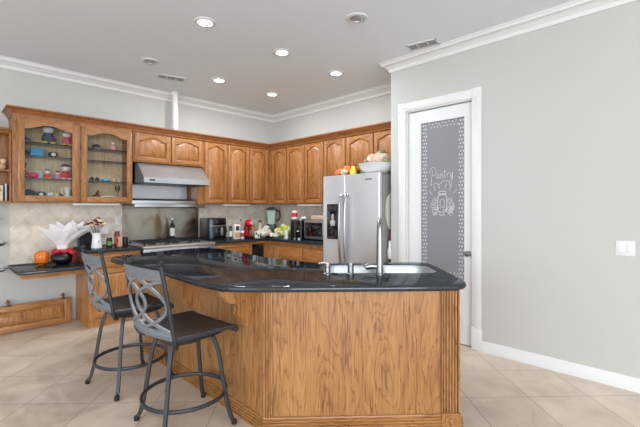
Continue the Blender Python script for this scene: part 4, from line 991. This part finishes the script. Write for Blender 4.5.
MB().prism([(-.05, .008), (.05, .008), (.05, .028), (.03, .03), (.02, .045), (-.02, .045), (-.03, .03), (-.05, .026)], -.02, .02, 'xz', .003).build('body', pm((90, 170, 214), .3), t)
for qx in (-.03, .03):
    for qy in (-1, 1): MB().lathe([(.010, -.004), (.010, .004)], (qx, qy*.02, .010), 12, 'y').build('wheel', black, t)
for k, yy in enumerate((-2.785, -2.725)):
    t = kput('figurine', ('left' if k == 0 else 'right')+' one of two tiny pink figurines on the third shelf', 'figurine', .2, yy, z3_, W1R)
    MB().lathe([(.018, 0), (.016, .02), (.010, .045), (.008, .055)], seg=12).build('body', pm((226, 196, 190), .5), t); MB().sph((0, 0, .066), .016, 12).build('head', pm((214, 160, 140), .5), t)
t = kput('bird_figurine', 'dark brown figurine on the bottom shelf of the right door', 'figurine', .2, -2.99, z0_, W1R)
MB().sph((0, 0, .025), (.045, .025, .022), 12).sph((.01, 0, .06), (.02, .018, .026), 12).sph((.018, 0, .09), .013, 10).build('body', pm((84, 50, 36), .5), t)
tag(put(MB().box(-.085, .085, -.03, .03, 0, .03, .003).build('white_tray', white), .2, -2.86, z0_, W1R), 'white rectangular tray on the bottom shelf of the right door', 'tray')
t = kput('wine_glass', 'stemmed clear glass at the right of the bottom shelf', 'glass', .16, -2.73, z0_); MB().lathe([(.03, 0), (.03, .003), (.004, .008), (.004, .08), (.02, .095), (.032, .13), (.028, .17), (.026, .17), (.03, .13), (0, .1)], seg=18).build('goblet', glassg, t)
# open shelf contents
t = kput('figurine', 'small brown and cream figurine on the upper level of the open shelf', 'figurine', .15, -3.90, ZB+.358, W1R)
MB().sph((0, 0, .04), (.036, .03, .042), 12).build('body', pm((205, 160, 130), .6), t); MB().sph((.008, -.005, .10), (.03, .028, .03), 12).build('head', pm((222, 190, 165), .6), t); MB().sph((.008, .006, .118), (.03, .026, .018), 12).build('hair', pm((130, 62, 40), .6), t)
t = kput('recipe_box', 'cream printed box on the bottom of the open shelf', 'box', .14, -3.975, ZB+.016, W1R)
MB().box(-.075, .075, -.09, .09, 0, .17, .003).build('carton', pm((214, 200, 176), .7), t); MB().box(-.06, .06, -.092, -.089, .10, .14).box(-.06, .04, -.092, -.089, .04, .055).build('print', pm((170, 150, 126), .7), t)
for k, c_ in enumerate(((30, 30, 34), (222, 220, 214))):
    t = kput('book', ('black' if k == 0 else 'white')+' thin book standing at the right of the open shelf', 'book', .14, -3.862+.014*(-k), ZB+.016, W1R)
    MB().box(-.004, .006, -.08, .08, 0, .19-.02*(1-k), .001).build('cover', pm(c_, .6), t); MB().box(-.003, .005, -.078, .078, .188-.02*(1-k), .1905-.02*(1-k)).build('pages', paper, t)
